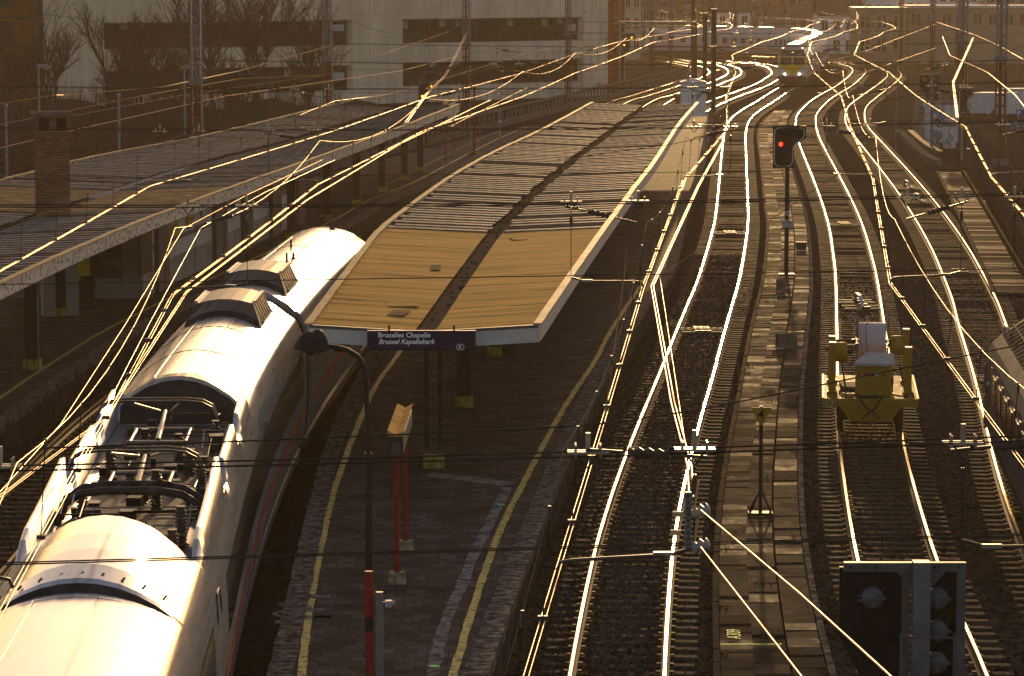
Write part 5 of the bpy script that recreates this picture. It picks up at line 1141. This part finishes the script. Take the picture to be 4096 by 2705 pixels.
# brown brick building
d = 268.; x0, x1 = (-70 - CU) / F * d, (437 - CU) / F * d; bb = thing('brick_building', 'orange brown brick apartment building beside the bare trees', 'building', (x0, d, -6))
m = MB(); m.box(((x0 + x1) / 2, d + 5, 8), (x1 - x0, 10, 28), 'brick_brown'); m.build('wall', bb)
for u0, u1, v0, v1 in ((-40, 51, -60, 32), (147, 184, -60, 62), (-40, 56, 86, 180), (152, 190, 86, 200), (300, 336, -60, 10)):
    a, b = Pd(u0, v1, d), Pd(u1, v0, d); m = MB(); m.box(((a.x + b.x) / 2, d - .03, (a.z + b.z) / 2), (b.x - a.x, .1, b.z - a.z), 'window'); w = m.build('window', bb); m = MB()
    for q in (0, .5, 1): m.box((a.x + (b.x - a.x) * q, d - .1, (a.z + b.z) / 2), (.09, .06, b.z - a.z), 'frame_dark')
    for q in (0, .62, 1): m.box(((a.x + b.x) / 2, d - .12, a.z + (b.z - a.z) * q), (b.x - a.x, .06, .09), 'frame_dark')
    m.build('frame', w)
m = MB(); a = Pd(0, 72, d); m.box(((x0 + x1) / 2 - 1.5, d - .08, a.z), (x1 - x0 - 6, .1, .16), 'frame_dark'); m.build('string_course', bb)
d = 318.; x0, x1 = (2400 - CU) / F * d, (2496 - CU) / F * d; t = thing('side_building', 'narrow dark red brick building edge right of the beige building', 'building', (x0, d, -2)); m = MB(); m.box(((x0 + x1) / 2, d + 5, 9), (x1 - x0, 10, 22), 'brick_brown'); m.build('wall', t); m = MB(); m.box((x1 - .5, d - .08, 9), (.14, .14, 22), 'galv'); m.build('downpipe', t)
# ------------------------------------------------------------------ bare trees
def tree(x, d, h, seed, label, spread=.55):
    R = random.Random(seed); t = thing('bare_tree', label, 'tree', (x, d, -1.2), group='bare trees before the buildings'); trunk, crown = MB(), MB()
    def br(p, dr, L, r, lv):
        q1 = p + dr * L * .5 + Vector((R.gauss(0, .05), R.gauss(0, .05), 0)) * L; q2 = p + dr * L + Vector((0, 0, L * .06)); m = trunk if lv < 2 else crown
        m.tube([p, q1, q2], [r, r * .82, r * .62], 'bark' if lv < 3 else 'twig', 5 if lv < 2 else 3, False)
        if lv >= 5: return
        n = (4, 5, 4, 4, 3)[lv]
        for k in range(n):
            f = R.uniform(.35, 1) if k else 1; o = p.lerp(q2, f); a = R.random() * 6.28; s = spread * R.uniform(.6, 1.3)
            nd = (dr + Vector((cos(a) * s, sin(a) * s, R.uniform(-.05, .35)))).normalized(); br(o, nd, L * R.uniform(.58, .8), max(r * .58, .014), lv + 1)
    br(Vector((0, 0, 0)), Vector((R.gauss(0, .05), R.gauss(0, .05), 1)).normalized(), h * .33, h * .017, 0)
    trunk.build('trunk', t, True); crown.build('crown', t, True)
TL_ = [('bare tree with the widest crown, left of the windows of the beige building', 1050, 222, 13.5), ('tall bare tree behind the nearest lattice mast', 850, 214, 13), ('bare tree against the beige wall between mast and brick building', 620, 218, 12), ('slender bare tree in front of the brick building edge', 430, 216, 11), ('bare tree in front of the brown brick windows', 230, 205, 10.5), ('low bare tree furthest from the beige building', 60, 200, 9), ('bare tree half hidden by the mast with the pulley wheel', 1230, 226, 11), ('thin bare tree above the middle of the peeling canopy', 730, 195, 9.5), ('thicket-like bare tree just right of the grey post', 560, 190, 8.5), ('small bare tree close behind the peeling canopy edge', 940, 200, 8)]
for k, (lab, u, d, h) in enumerate(TL_): tree((u - CU) / F * d, d, h, 40 + k, lab, .5 + .1 * (k % 3))
R2 = random.Random(5); m = MB()
for _ in range(5200):
    d = R2.uniform(160, 216); u = R2.uniform(-120, 1420); x = (u - CU) / F * d
    if x > xat(LL, min(d, 175)) - 2.2: continue
    hh = 3.4 * (.35 + .65 * abs(sin(u * .011 + d * .1))) + 1; b = Vector((x, d, -.3 + R2.random() * 1.0)); a = R2.random() * 6.28
    q = b + Vector((cos(a) * .6, sin(a) * .6, R2.uniform(.4, 1) * hh)); s = Vector((.022, 0, 0)); m.add([b - s, b + s, q + s * .3, q - s * .3], [(0, 1, 2, 3)], 'twig')
    for _ in range(3):
        o = b.lerp(q, R2.uniform(.3, .9)); e = o + Vector((R2.gauss(0, .45), R2.gauss(0, .3), R2.uniform(.2, .8))); m.add([o - s * .5, o + s * .5, e], [(0, 1, 2)], 'twig')
    if R2.random() < .8:
        q = b.lerp(q, .45)
        for _ in range(6):
            c = b.lerp(q, R2.random()) + Vector((R2.gauss(0, .3), R2.gauss(0, .3), R2.gauss(0, .2))); e = R2.uniform(.03, .09); v = Vector((R2.gauss(0, 1), R2.gauss(0, 1), R2.gauss(0, 1))).normalized(); w = v.cross(Vector((.3, .2, 1))).normalized(); m.add([c + v * e, c + w * e, c - v * e * .7, c - w * e], [(0, 1, 2, 3)], 'scrub')
tag(m.build('undergrowth', base=(0, 0, 0)), kind='stuff')
m = MB(); N1 = 24; vs = []
for i in range(N1 + 1):
    for j in range(13): x = -60 + 50 * i / N1; d = 150 + 8 * j; lim = xat(LL, min(d, 175)) - 3 + max(0, d - 175) * .1; f = max(0, min(1, (lim - x) / 6)); vs.append((x, d, -.29 + f * (1.4 + .5 * sin(i * 1.7 + j))))
m.add(vs, [(i * 13 + j, (i + 1) * 13 + j, (i + 1) * 13 + j + 1, i * 13 + j + 1) for i in range(N1) for j in range(12)], 'scrub', True); tag(m.build('embankment', base=(0, 0, 0)), kind='structure')
# ------------------------------------------------------------------ concrete balustrade
bx = lambda d: 3.9 + .184 * (d - 263)
t = thing('balustrade', 'pale concrete balustrade curving along the track before the beige building', 'fence', (bx(176), 176, -.3))
pth = [Vector((bx(d), d, 0)) for d in drange(176, 346, 2)]
for nm, z0, z1, w in (('coping_rail', .95, 1.1, .17), ('base_wall', -.4, .25, .15)): m = MB(); m.sweep([(-w, z0), (w, z0), (w, z1), (-w, z1)], pth, 'parapet'); m.build(nm, t)
bm_ = MB(); bm_.box((0, 0, 0), (.18, .3, .7), 'parapet'); b0 = bm_.build('baluster', t, True)
for k in range(94):
    d = 176.9 + k * 1.8; o = b0 if k == 0 else b0.copy()
    if k: COL.objects.link(o)
    o.location = Vector((bx(d), d, .6)) - t.location
# ------------------------------------------------------------------ brick chimney on the left canopy
d = 95.; a = Pd(202, 845, d); t = thing('brick_chimney', 'brick chimney with flat stone cap rising through the peeling canopy', 'chimney', (a.x, d + .5, 3.9), rz=.22)
hz = Pd(202, 465, d).z - 3.9
m = MB(); m.box((0, 0, hz / 2), (.98, .98, hz), 'brick_red'); m.build('stack', t, True)
m = MB(); m.box((0, 0, hz + .06), (1.22, 1.22, .12), 'parapet'); m.build('cap', t, True)
for s in (-.26, .26):
    for c_, d_ in (((s, -.492, hz - .25), (.3, .02, .38)), ((.492, s, hz - .25), (.02, .3, .38))): m = MB(); m.box(c_, d_, 'black'); m.build('vent_opening', t, True)
# ------------------------------------------------------------------ waiting hall under the peeling canopy
W0, W1 = Vector((-12.05, 103.2)), Vector((-9.2, 133)); wd = (W1 - W0).normalized(); wn = Vector((wd.y, -wd.x)); L_ = (W1 - W0).length; wrz = atan2(wd.y, wd.x)
t = thing('waiting_hall', 'white walled waiting hall with posters under the peeling canopy', 'building', (W0.x - 2, 103.2, ZP))
def ws(u): k = (u - CU) / F; return (k * W0.y - W0.x) / (wd.x - k * wd.y)
def wbox(m, s0, s1, z0, z1, out, mt, th=.12): c = W0 + wd * ((s0 + s1) / 2) + wn * (out - th / 2); m.box((c.x, c.y, (z0 + z1) / 2), (s1 - s0, th, z1 - z0), mt, rz=wrz)
m = MB(); wbox(m, 0, L_, ZP, 3.75, 0, 'plaster_white', .25); wbox(m, 0, L_, ZP, ZP + .9, .015, 'brick_white', .1); wbox(m, 0, L_, 2.02, 2.16, .02, 'plaster_grey', .1); m.build('side_wall', t)
m = MB(); m.box((W0.x - 2.1, 103.1, 2.16), (4.2, .25, 3.15), 'plaster_grey'); m.build('end_wall', t)
m = MB(); m.box((W0.x - 2, 118, 3.78), (3.6, 29, .1), 'plaster_grey'); m.build('ceiling', t)
for u0, u1 in ((612, 655), (845, 890), (960, 995), (1075, 1110), (1180, 1205)):
    m = MB(); wbox(m, ws(u0), ws(u1), ZP, 3.72, .16, 'pilaster', .3); m.build('pilaster', t)
for u0, u1, z0, z1, mt, nm in ((549, 598, 1.35, 3.25, 'poster_dark', 'poster'), (678, 706, 2.2, 2.9, 'poster_yellow', 'notice'), (741, 766, 2.35, 3.05, 'poster_yellow', 'notice'), (915, 935, 2.4, 3.1, 'poster_dark', 'notice'), (1003, 1070, 2.2, 3.4, 'window', 'window'), (1115, 1175, 2.2, 3.4, 'window', 'window')):
    m = MB(); wbox(m, ws(u0), ws(u1), z0, z1, .06, mt, .05)
    for q in ((.3, .5, .7) if nm != 'window' else ()): wbox(m, ws(u0) + .1, ws(u1) - .12, z0 + (z1 - z0) * q, z0 + (z1 - z0) * q + .04, .064, 'frame_dark' if mt == 'poster_yellow' else 'post_grey', .04)
    m.build(nm, t)
m = MB(); wbox(m, ws(656), ws(664), 1.6, 3.7, .08, 'poster_yellow', .08); m.build('corner_strip', t)
a, b = Pd(360, 1113, 102.9), Pd(488, 955, 102.9); m = MB(); m.box(((a.x + b.x) / 2, 102.94, (a.z + b.z) / 2), (b.x - a.x, .05, b.z - a.z), 'poster_dark'); m.build('poster', t)
m = MB(); a = Pd(335, 1100, 102.9); m.box((a.x, 102.95, 2.3), (.4, .05, 2.2), 'poster_yellow'); m.build('corner_strip', t)
m = MB(); wbox(m, 11.2, 11.5, 2.7, 3.3, .07, 'spray_black', .02)
m2 = MB(); c = W0 + wd * (ws(800)) + wn * .02
for k in range(3): m2.tube([(c.x, c.y + .2 * k + .15 * cos(j), 2.7 + .3 * sin(j * 1.4 + k)) for j in range(8)], .012, 'spray_black', 4)
m2.build('graffiti', t)
a = G(240, 1262, ZP); t = thing('brick_pillar', 'white glazed brick pillar with dark middle gap under the peeling canopy', 'pillar', (a.x, a.y, ZP), rz=.3)
for s in (-1, 1): m = MB(); m.box((s * .36, 0, 1.6), (.38, .5, 3.2), 'brick_white'); m.build('pier', t, True)
m = MB(); m.box((0, .05, 1.6), (.34, .3, 3.2), 'post_dark'); m.build('dark_core', t, True); m = MB(); m.box((0, -.1, .12), (.4, .4, .24), 'plinth'); m.build('plinth', t, True)
a = G(350, 1215, ZP); t = thing('litter_bin', 'large black round litter bin beside the white brick pillar', 'bin', (a.x, a.y, ZP)); m = MB(); m.lathe([(.3, 0), (.31, .1), (.25, .14), (.26, .6), (.27, .62)], (0, 0, 0), Z, 'rubber', 20); m.build('body', t, True); m = MB(); m.lathe([(.29, .62), (.29, .75), (.25, .84), (.12, .88), (0, .88)], (0, 0, 0), Z, 'black', 20); m.build('lid', t, True)
a = Pd(520, 915, 96); t = thing('platform_number_sign', 'small dark hanging sign with number 5 under the peeling canopy edge', 'sign', (a.x, 96, a.z - .16)); m = MB(); m.box((0, 0, .16), (.95, .08, .33), 'sign_blue'); m.box((-.3, .02, .42), (.03, .03, .2), 'black'); m.box((.3, .02, .42), (.03, .03, .2), 'black'); m.build('panel', t, True); m = MB(); text_mesh('5', .24, (.26, -.045, .08), X, Z, -Y, 'frame_light', m, bold=.003); m.build('numeral', t, True)
# street lamps and ball posts at left
def street_lamp(u, d, v0, lab):
    x = (u - CU) / F * d; zt = Pd(u, v0, d).z; t = thing('street_lamp', lab, 'lamp', (x, d, -.3)); m = MB(); m.tube([(0, 0, 0), (0, 0, 1.5), (0, 0, zt + .3)], [.09, .08, .05], 'galv', 8); m.build('pole', t, True)
    m = MB(); m.lathe([(.02, -.12), (.09, 0), (.14, .25), (.12, .5), (.03, .66)], (0, 0, zt + .3), Vector((1, -.1, -.12)), 'galv', 10); h = m.build('lamp_head', t, True); m = MB(); m.lathe([(.02, 0), (.1, .05), (.1, .28), (.02, .33)], (.28, -.03, zt + .16), Vector((1, 0, .1)), 'trim', 8); m.build('lens', h, True)
street_lamp(160, 172, 264, 'grey street lamp above the brick chimney'); street_lamp(742, 178, 268, 'grey street lamp just left of the nearest lattice mast')
for u, d, v0, lab in ((27, 132, 428, 'grey post with ball top furthest from the beige building'), (478, 134, 384, 'grey post with ball top behind the peeling canopy, just past the chimney')):
    x = (u - CU) / F * d; zt = Pd(u, v0, d).z; t = thing('ball_post', lab, 'post', (x, d, -.3)); m = MB(); m.tube([(0, 0, 0), (0, 0, zt + .25)], .055, 'galv', 8); m.build('shaft', t, True); m = MB(); m.sphere((0, 0, zt + .32), .085, 'galv'); m.build('ball', t, True)
# ------------------------------------------------------------------ relay hut and cabinets
d = 250.; a, b = (2724.5 - CU) / F * d, (2823 - CU) / F * d; w = b - a; t = thing('relay_hut', 'white relay hut with low pyramid roof and graffiti at the end of the central canopy', 'hut', ((a + b) / 2, d + 1, -.25)); h = 2.75
m = MB(); m.box((0, 0, h / 2), (w, 2, h), 'plaster_white'); m.build('wall', t, True)
m = MB(); A = [(-w / 2 - .06, -1.06, h), (w / 2 + .06, -1.06, h), (w / 2 + .06, 1.06, h), (-w / 2 - .06, 1.06, h)]; B = [(x, y, h + .14) for x, y, z_ in A]; m.add(A + B + [(0, 0, h + .42)], [(0, 1, 5, 4), (1, 2, 6, 5), (2, 3, 7, 6), (3, 0, 4, 7), (4, 5, 8), (5, 6, 8), (6, 7, 8), (7, 4, 8)], 'frame_light'); rf = m.build('roof', t, True)
m = MB(); m.tube([(-.4, 0, h + .2), (-.4, 0, h + .75)], .13, 'galv', 10); m.lathe([(.22, 0), (.22, .06), (0, .14)], (-.4, 0, h + .75), Z, 'galv', 10); m.build('vent', rf, True)
m = MB(); 
for k in range(4): m.tube([(.25 + .13 * k + .12 * cos(j * 1.1 + k), -1.02, 1.75 + .22 * sin(j * .9 + k * 2) + .1 * k) for j in range(7)], .02, 'spray_black', 4)
m.build('graffiti', t, True); m = MB(); m.prism([(-.08, 0), (.08, 0), (0, .15)], (-.38, -1.0, 1.6), X, Z, -Y, .01, 'sncb_yellow'); m.build('warning_plate', t, True)
for s in (-.15, .22): m = MB(); m.box((s, -1.0, h / 2), (.02, .02, h - .2), 'plaster_grey'); m.build('door_edge', t, True)
d = 268.; t = thing('red_cabinet', 'small red trackside cabinet left of the white relay hut', 'cabinet', ((2710 - CU) / F * d, d, -.2)); m = MB(); m.box((0, 0, .85), (.55, .4, .65), 'red'); m.box((0, 0, 1.22), (.62, .46, .1), 'frame_light'); m.build('box', t, True)
for s in (-.2, .2): m = MB(); m.box((s, 0, .27), (.1, .1, .54), 'red'); m.build('leg', t, True)
def cabinet(u0, u1, v0, v1, dep, lab, seed, tone='graffiti_white'):
    R = random.Random(seed); d = (HC + .2) * F / (v1 - VH); x0, x1 = (u0 - CU) / F * d, (u1 - CU) / F * d; w = x1 - x0; h = (v1 - v0) * d / F; t = thing('relay_cabinet', lab, 'cabinet', ((x0 + x1) / 2, d + dep / 2, -.2), rz=.12, group='graffiti covered relay cabinets')
    m = MB(); m.box((0, 0, h * .46), (w, dep, h * .92), tone); m.build('case', t, True)
    m = MB(); A = [(-w / 2 - .07, -dep / 2 - .07, h * .92), (w / 2 + .07, -dep / 2 - .07, h * .92), (w / 2 + .07, dep / 2 + .07, h * .92), (-w / 2 - .07, dep / 2 + .07, h * .92)]; B = [(x * .9, y * .85, h) for x, y, _ in A]; m.add(A + B, [(3, 2, 1, 0), (0, 1, 5, 4), (1, 2, 6, 5), (2, 3, 7, 6), (3, 0, 4, 7), (4, 5, 6, 7)], 'parapet'); m.build('roof', t, True)
    m = MB(); y = -dep / 2 - .006
    for k in range(5 if w > 1 else 2):
        cx, cz = R.uniform(-.38, .38) * w, R.uniform(.15, .8) * h; pts = [(cx + R.uniform(.08, .2) * w * cos(a), cz + R.uniform(.06, .16) * h * sin(a)) for a in [2 * pi * j / 9 for j in range(9)]]; pts = [(max(-w * .48, min(w * .48, p)), max(.05, min(h * .9, q))) for p, q in pts]
        m.add([(p, y - .001 * k, q) for p, q in pts], [tuple(range(9))], R.choice(('spray_black', 'spray_black', 'spray_blue', 'spray_white')))
    for k in range(6 if w > 1 else 3):
        cx, cz = R.uniform(-.35, .35) * w, R.uniform(.15, .75) * h; m.tube([(max(-w * .47, min(w * .47, cx + .16 * w * cos(j * 1.1 + k))), y - .01, max(.06, min(h * .88, cz + .12 * h * sin(j * .8 + 2 * k)))) for j in range(8)], .022, R.choice(('spray_black', 'spray_white', 'spray_black')), 4)
    m.build('graffiti', t, True); m = MB(); m.box((0, y + .004, h * .45), (.015, .01, h * .86), 'frame_dark'); m.build('door_gap', t, True)
cabinet(3709, 3827, 402, 566, 1.3, 'big front relay cabinet covered in black and white graffiti', 3); cabinet(3662, 3790, 382, 545, 1.3, 'big rear relay cabinet, half hidden behind the front one', 8, 'plaster_tan')
cabinet(3774, 3820, 493, 589, .5, 'narrow white relay cabinet with bold black graffiti before the big one', 12); cabinet(3729, 3755, 535, 589, .4, 'smallest grey relay cabinet, lowest left of the cabinet group', 14, 'plaster_grey')
# ------------------------------------------------------------------ yard on the right
def strip_path(px, w, z, mt, name, kind=None, lab=None, cat=None, h=.0):
    c = smooth([G(u, v, z).to_2d() for u, v in px], 1.); m = MB()
    if h: m.sweep([(-w / 2, z - h), (w / 2, z - h), (w / 2, z), (-w / 2, z)], [Vector((p.x, p.y, 0)) for p in c], mt)
    else: strip(m, side(c, -w / 2), side(c, w / 2), z, mt)
    o = m.build(name)
    return tag(o, lab, cat, kind=kind)
strip_path([(3600, 520), (3640, 560), (3700, 612), (3750, 640)], .5, .15, 'parapet', 'cable_trough', lab='concrete cable trough climbing to the graffiti cabinets', cat='trough', h=.4)
strip_path([(3640, 520), (3700, 570), (3760, 605)], .4, .3, 'slab_alt', 'timber_kerb', lab='tan timber kerb beside the graffiti cabinets', cat='kerb', h=.5)
c = smooth([G(u, v, -.1).to_2d() for u, v in ((3800, 690), (3850, 780), (3905, 880), (3960, 985), (4015, 1090), (4060, 1180))], .8); m = MB(); e = even(c, .85)
for p, q in zip(e, e[1:]): tt = (q - p).normalized(); mid = (p + q) / 2; m.box((mid.x, mid.y, -.13 + rnd.gauss(0, .01)), (1.2, (q - p).length - .03, .07), rnd.choice(('slab', 'slab_dark', 'slab_alt')), rz=-atan2(tt.x, tt.y))
for s in (-.75, .75): m.sweep([(-.06, -.3), (.06, -.3), (.06, .02), (-.06, .02)], [Vector((p.x, p.y, 0)) for p in side(c, s)], 'slab_dark')
tag(m.build('path', base=(0, 0, 0)), kind='structure')
strip_path([(3945, 640), (3990, 740), (4060, 860), (4180, 1060)], .35, .9, 'wall_concrete', 'low_wall', lab='low dark concrete wall right of the plank path', cat='wall', h=1.2)
m = MB(); c = G(3975, 820, -.228); pts = [(c.x + (1 + .35 * sin(3 * a + 1)) * 1.0 * cos(a) * .75, c.y + (1 + .3 * cos(2 * a)) * 7 * sin(a) * .6, -.228) for a in [2 * pi * k / 26 for k in range(26)]]; m.add(pts, [tuple(range(26))], 'water'); tag(m.build('puddle', base=(0, 0, 0)), kind='structure')
m = MB(); m.add([(20, 205, -.232), (80, 205, -.232), (110, 330, -.232), (34, 330, -.232)], [(0, 1, 2, 3)], 'asphalt'); tag(m.build('road', base=(0, 0, 0)), kind='structure')
def van(u, v, lab, rz):
    p = G(u, v, -.25); t = thing('parked_van', lab, 'van', (p.x, p.y, -.25), rz=rz, group='white vans parked by the parked vans'); m = MB()
    m.prism([(-2.4, .35), (2.4, .35), (2.4, .95), (1.9, 1.1), (1.35, 1.95), (-2.3, 2.05), (-2.4, 1.2)], (0, .95, 0), X, Z, -Y, 1.9, 'van_white'); bd = m.build('body', t, True)
    m = MB(); m.add([(1.87, -.8, 1.16), (1.87, .8, 1.16), (1.42, .75, 1.88), (1.42, -.75, 1.88)], [(0, 1, 2, 3)], 'window'); m.build('windscreen', bd, True); m = MB(); m.add([(.4, -.956, 1.2), (1.7, -.956, 1.2), (1.3, -.956, 1.85), (.4, -.956, 1.85)], [(0, 1, 2, 3)], 'window'); m.build('side_window', bd, True)
    for x in (-1.5, 1.5):
        for s in (-1, 1): m = MB(); m.lathe([(.1, 0), (.33, 0), (.34, .1), (.33, .2), (.1, .2)], (x, s * .97, .34), Y * -s, 'rubber', 16); m.build('wheel', t, True)
van(3955, 470, 'white parked van between the two right lattice masts', 2.2); van(4060, 450, 'white parked van behind the parking sign by the widest lattice mast', 2.0)
p = G(4075, 520, -.25); zt = Pd(4075, 437, p.y).z; t = thing('parking_sign', 'small blue parking sign with white letter P by the widest lattice mast', 'sign', (p.x, p.y, -.25)); m = MB(); m.tube([(0, 0, 0), (0, 0, zt + .3)], .035, 'galv', 6); m.build('post', t, True); m = MB(); m.box((0, -.05, zt - .02), (.48, .03, .52), 'parking_blue'); pl = m.build('plate', t, True); m = MB(); text_mesh('P', .46, (-.14, -.068, zt - .19), X, Z, -Y, 'lettering', m, bold=.004); m.build('letter', pl, True)
p = G(4055, 600, -.25); t = thing('notice_board', 'long pale notice board behind the widest right mast', 'board', (p.x, p.y, -.25)); zt = Pd(4055, 480, p.y).z + .25
m = MB(); m.box((0, 0, zt - .3), (1.9, .06, .6), 'ad_board')
for r_ in range(3):
    for c_ in range(2): m.box((-.45 + .9 * c_, -.035, zt - .12 - .18 * r_), (.6, .012, .05), 'frame_dark')
m.build('board', t, True)
for s in (-.8, .8): m = MB(); m.box((s, .06, zt / 2 - .1), (.08, .06, zt - .2), 'frame_dark'); m.build('leg', t, True)
p = G(3846, 640, -.2); t = thing('yellow_marker', 'pale marker post with round yellow disc right of the cabinets', 'post', (p.x, p.y, -.2)); zt = Pd(3846, 505, p.y).z + .2; m = MB(); m.tube([(0, 0, 0), (0, 0, zt)], .06, 'galv', 8); m.build('shaft', t, True); m = MB(); m.lathe([(.15, 0), (.15, .03)], (0, -.06, zt), -Y, 'sncb_yellow', 16); m.build('disc', t, True)
for u, v, vt, lab in ((3305, 615, 400, 'slim striped marker pole left of the locomotive track'), (3583, 600, 345, 'slim striped marker pole right of the locomotive track')):
    p = G(u, v, -.2); zt = Pd(u, vt, p.y).z + .2; t = thing('marker_pole', lab, 'pole', (p.x, p.y, -.2)); m = MB(); m.tube([(0, 0, 0), (0, 0, zt)], .03, 'galv', 6); m.build('shaft', t, True); m = MB(); m.tube([(0, 0, .3), (0, 0, .75)], .034, 'red', 6); m.build('red_band', t, True)
# ------------------------------------------------------------------ far buildings
def house(u0, u1, vt, d, lab, wall='plaster_white', roof='roof_tile', gable=False, rows=2, cols=3, rh=2.2, zb=-.3, vb=None, flat=False):
    x0, x1 = (u0 - CU) / F * d, (u1 - CU) / F * d; zt = Pd(u0, vt, d).z; w = x1 - x0; t = thing('house' if w < 14 else 'long_building', lab, 'building', ((x0 + x1) / 2, d, zb)); H = zt - zb; D_ = 8.
    m = MB(); m.box((0, D_ / 2, H / 2), (w, D_, H), wall)
    if gable: m.prism([(-w / 2, H), (w / 2, H), (0, H + rh)], (0, 0, 0), X, Z, Y, D_, wall)
    m.build('wall', t, True); m = MB()
    if flat: m.box((0, D_ / 2 - .15, H + .15), (w + .4, D_ + .4, .35), roof)
    elif gable:
        for s in (-1, 1): m.add([(0, -.3, H + rh + .12), (s * (w / 2 + .3), -.3, H - .12), (s * (w / 2 + .3), D_, H - .12), (0, D_, H + rh + .12), (0, -.3, H + rh - .04), (s * (w / 2 + .3), -.3, H - .3)], [(0, 1, 2, 3), (4, 5, 1, 0)], roof)
    else:
        m.add([(-w / 2 - .3, -.35, H - .05), (w / 2 + .3, -.35, H - .05), (w / 2 + .3, D_ * .5, H + rh), (-w / 2 - .3, D_ * .5, H + rh), (-w / 2 - .3, -.35, H - .22), (w / 2 + .3, -.35, H - .22), (w / 2 + .3, D_, H), (-w / 2 - .3, D_, H)], [(0, 1, 2, 3), (4, 5, 1, 0), (3, 2, 6, 7)], roof)
    rf = m.build('roof', t, True)
    if not flat: m = MB(); m.box((w * .3, D_ * .45, H + rh + .3), (.6, .6, 1.4), 'brick_red'); m.build('chimney', rf, True)
    for r_ in range(rows):
        for c_ in range(cols):
            cx = -w / 2 + w * (c_ + .5) / cols; cz = H - 1.5 - r_ * 2.9
            if cz < .8: continue
            ww = min(1.1, w / cols * .5); m = MB(); m.box((cx, -.02, cz), (ww, .08, 1.5), 'window'); o = m.build('window', t, True); m = MB(); m.box((cx, -.07, cz), (.07, .05, 1.5), 'frame_light'); m.box((cx, -.09, cz - .78), (ww + .2, .14, .08), 'frame_light'); m.build('frame', o, True)
house(2864, 2995, 43, 470, 'white house with dark windows behind the far train', gable=False, rows=2, cols=3, rh=2.5)
house(2996, 3068, -10, 520, 'tan house front above the far train roofs', 'plaster_cream', rows=3, cols=2)
house(3072, 3130, 70, 490, 'low grey shed row right of the white house', 'plaster_grey', rows=1, cols=3, rh=1.2)
house(3150, 3262, 62, 480, 'grey house with low roof behind the train cab', 'plaster_grey', rows=1, cols=3, rh=1.6)
house(3268, 3415, 58, 455, 'white house with dark roof right of the train', rows=2, cols=3, rh=3.)
house(3420, 3620, 40, 402, 'tan wall building with two white framed windows', 'plaster_tan', 'roof_zinc', rows=2, cols=3, flat=True)
house(3625, 4180, 32, 404, 'long tan blank wall building with pale cornice behind the lattice masts', 'plaster_tan', 'frame_light', rows=1, cols=9, flat=True)
house(3700, 3905, -60, 440, 'white house rising above the pale cornice', rows=2, cols=5, rh=3)
house(3930, 4140, -50, 450, 'grey house above the cornice with many windows', 'plaster_grey', rows=2, cols=5, rh=3)
house(2492, 2560, -40, 420, 'cream gabled house between brick edge and red mast', 'plaster_cream', gable=True, rows=3, cols=2)
house(2565, 2700, 20, 460, 'brown house behind the glowing curve', 'plaster_tan', rows=2, cols=4, rh=3.5)
house(2705, 2860, 10, 500, 'tan house with wide roof left of the white house', 'plaster_tan', rows=2, cols=4, rh=3.5)
house(3415, 3560, -70, 520, 'white tall house on the slope behind the tan wall', rows=3, cols=4, rh=3)
house(3150, 3300, -30, 560, 'cream house on the slope above the train', 'plaster_cream', rows=2, cols=4, rh=3.5)
house(3575, 3690, -75, 540, 'white narrow house on the slope over the red mast', rows=3, cols=3, rh=3)
m = MB(); vs = []
for j in range(9):
    for i in range(31): f = j / 8; vs.append((-250 + 500 * i / 30, 560 + 300 * f, -.4 + 24 * f ** 1.3 + 1.5 * sin(i * 1.1 + j)))
m.add(vs, [(j * 31 + i, j * 31 + i + 1, (j + 1) * 31 + i + 1, (j + 1) * 31 + i) for j in range(8) for i in range(30)], 'hill', True); tag(m.build('hill', base=(0, 0, 0)), kind='structure')
for k, (u, d, h, lab) in enumerate(((3010, 505, 13, 'bare tree before the tan house front'), (2780, 480, 12, 'bare tree left of the white house roof'), (3110, 500, 15, 'dense bare tree right of the tan house front'), (3220, 515, 14, 'bare tree above the train cab'), (2660, 470, 12, 'bare tree above the glowing far curve'), (3350, 500, 14, 'bare tree behind the white house with dark roof'))): tree((u - CU) / F * d, d, h, 90 + k, lab, .7)
R3 = random.Random(9); m = MB()
for _ in range(5000):
    u = R3.uniform(2500, 4120); d = R3.uniform(520, 640); x = (u - CU) / F * d; zb = -.4 + 24 * max(0, (d - 560) / 300) ** 1.3; c = Vector((x, d, zb + R3.random() ** 1.5 * 7 * (.5 + .5 * sin(u * .02)))); e = R3.uniform(.2, .6); v = Vector((R3.gauss(0, 1), R3.gauss(0, 1), R3.gauss(0, 1))).normalized(); w = v.cross(Vector((.3, .2, 1))).normalized(); m.add([c + v * e, c + w * e, c - v * e * .7, c - w * e], [(0, 1, 2, 3)], 'scrub')
tag(m.build('far_shrubs', base=(0, 0, 0)), kind='stuff')
# ------------------------------------------------------------------ haze of the low sun
m = MB(); m.box((0, 425, 21.5), (540, 960, 46), 'black'); hz = m.build('haze', base=(0, 0, 0)); hm = bpy.data.materials.new('haze'); hm.use_nodes = True; n = hm.node_tree.nodes; n.clear()
out = n.new('ShaderNodeOutputMaterial'); pv = n.new('ShaderNodeVolumePrincipled'); hm.node_tree.links.new(pv.outputs[0], out.inputs['Volume'])
pv.inputs['Color'].default_value = (1, .82, .58, 1); pv.inputs['Density'].default_value = HAZE; pv.inputs['Anisotropy'].default_value = .4
hz.data.materials.clear(); hz.data.materials.append(hm); tag(hz, kind='stuff')
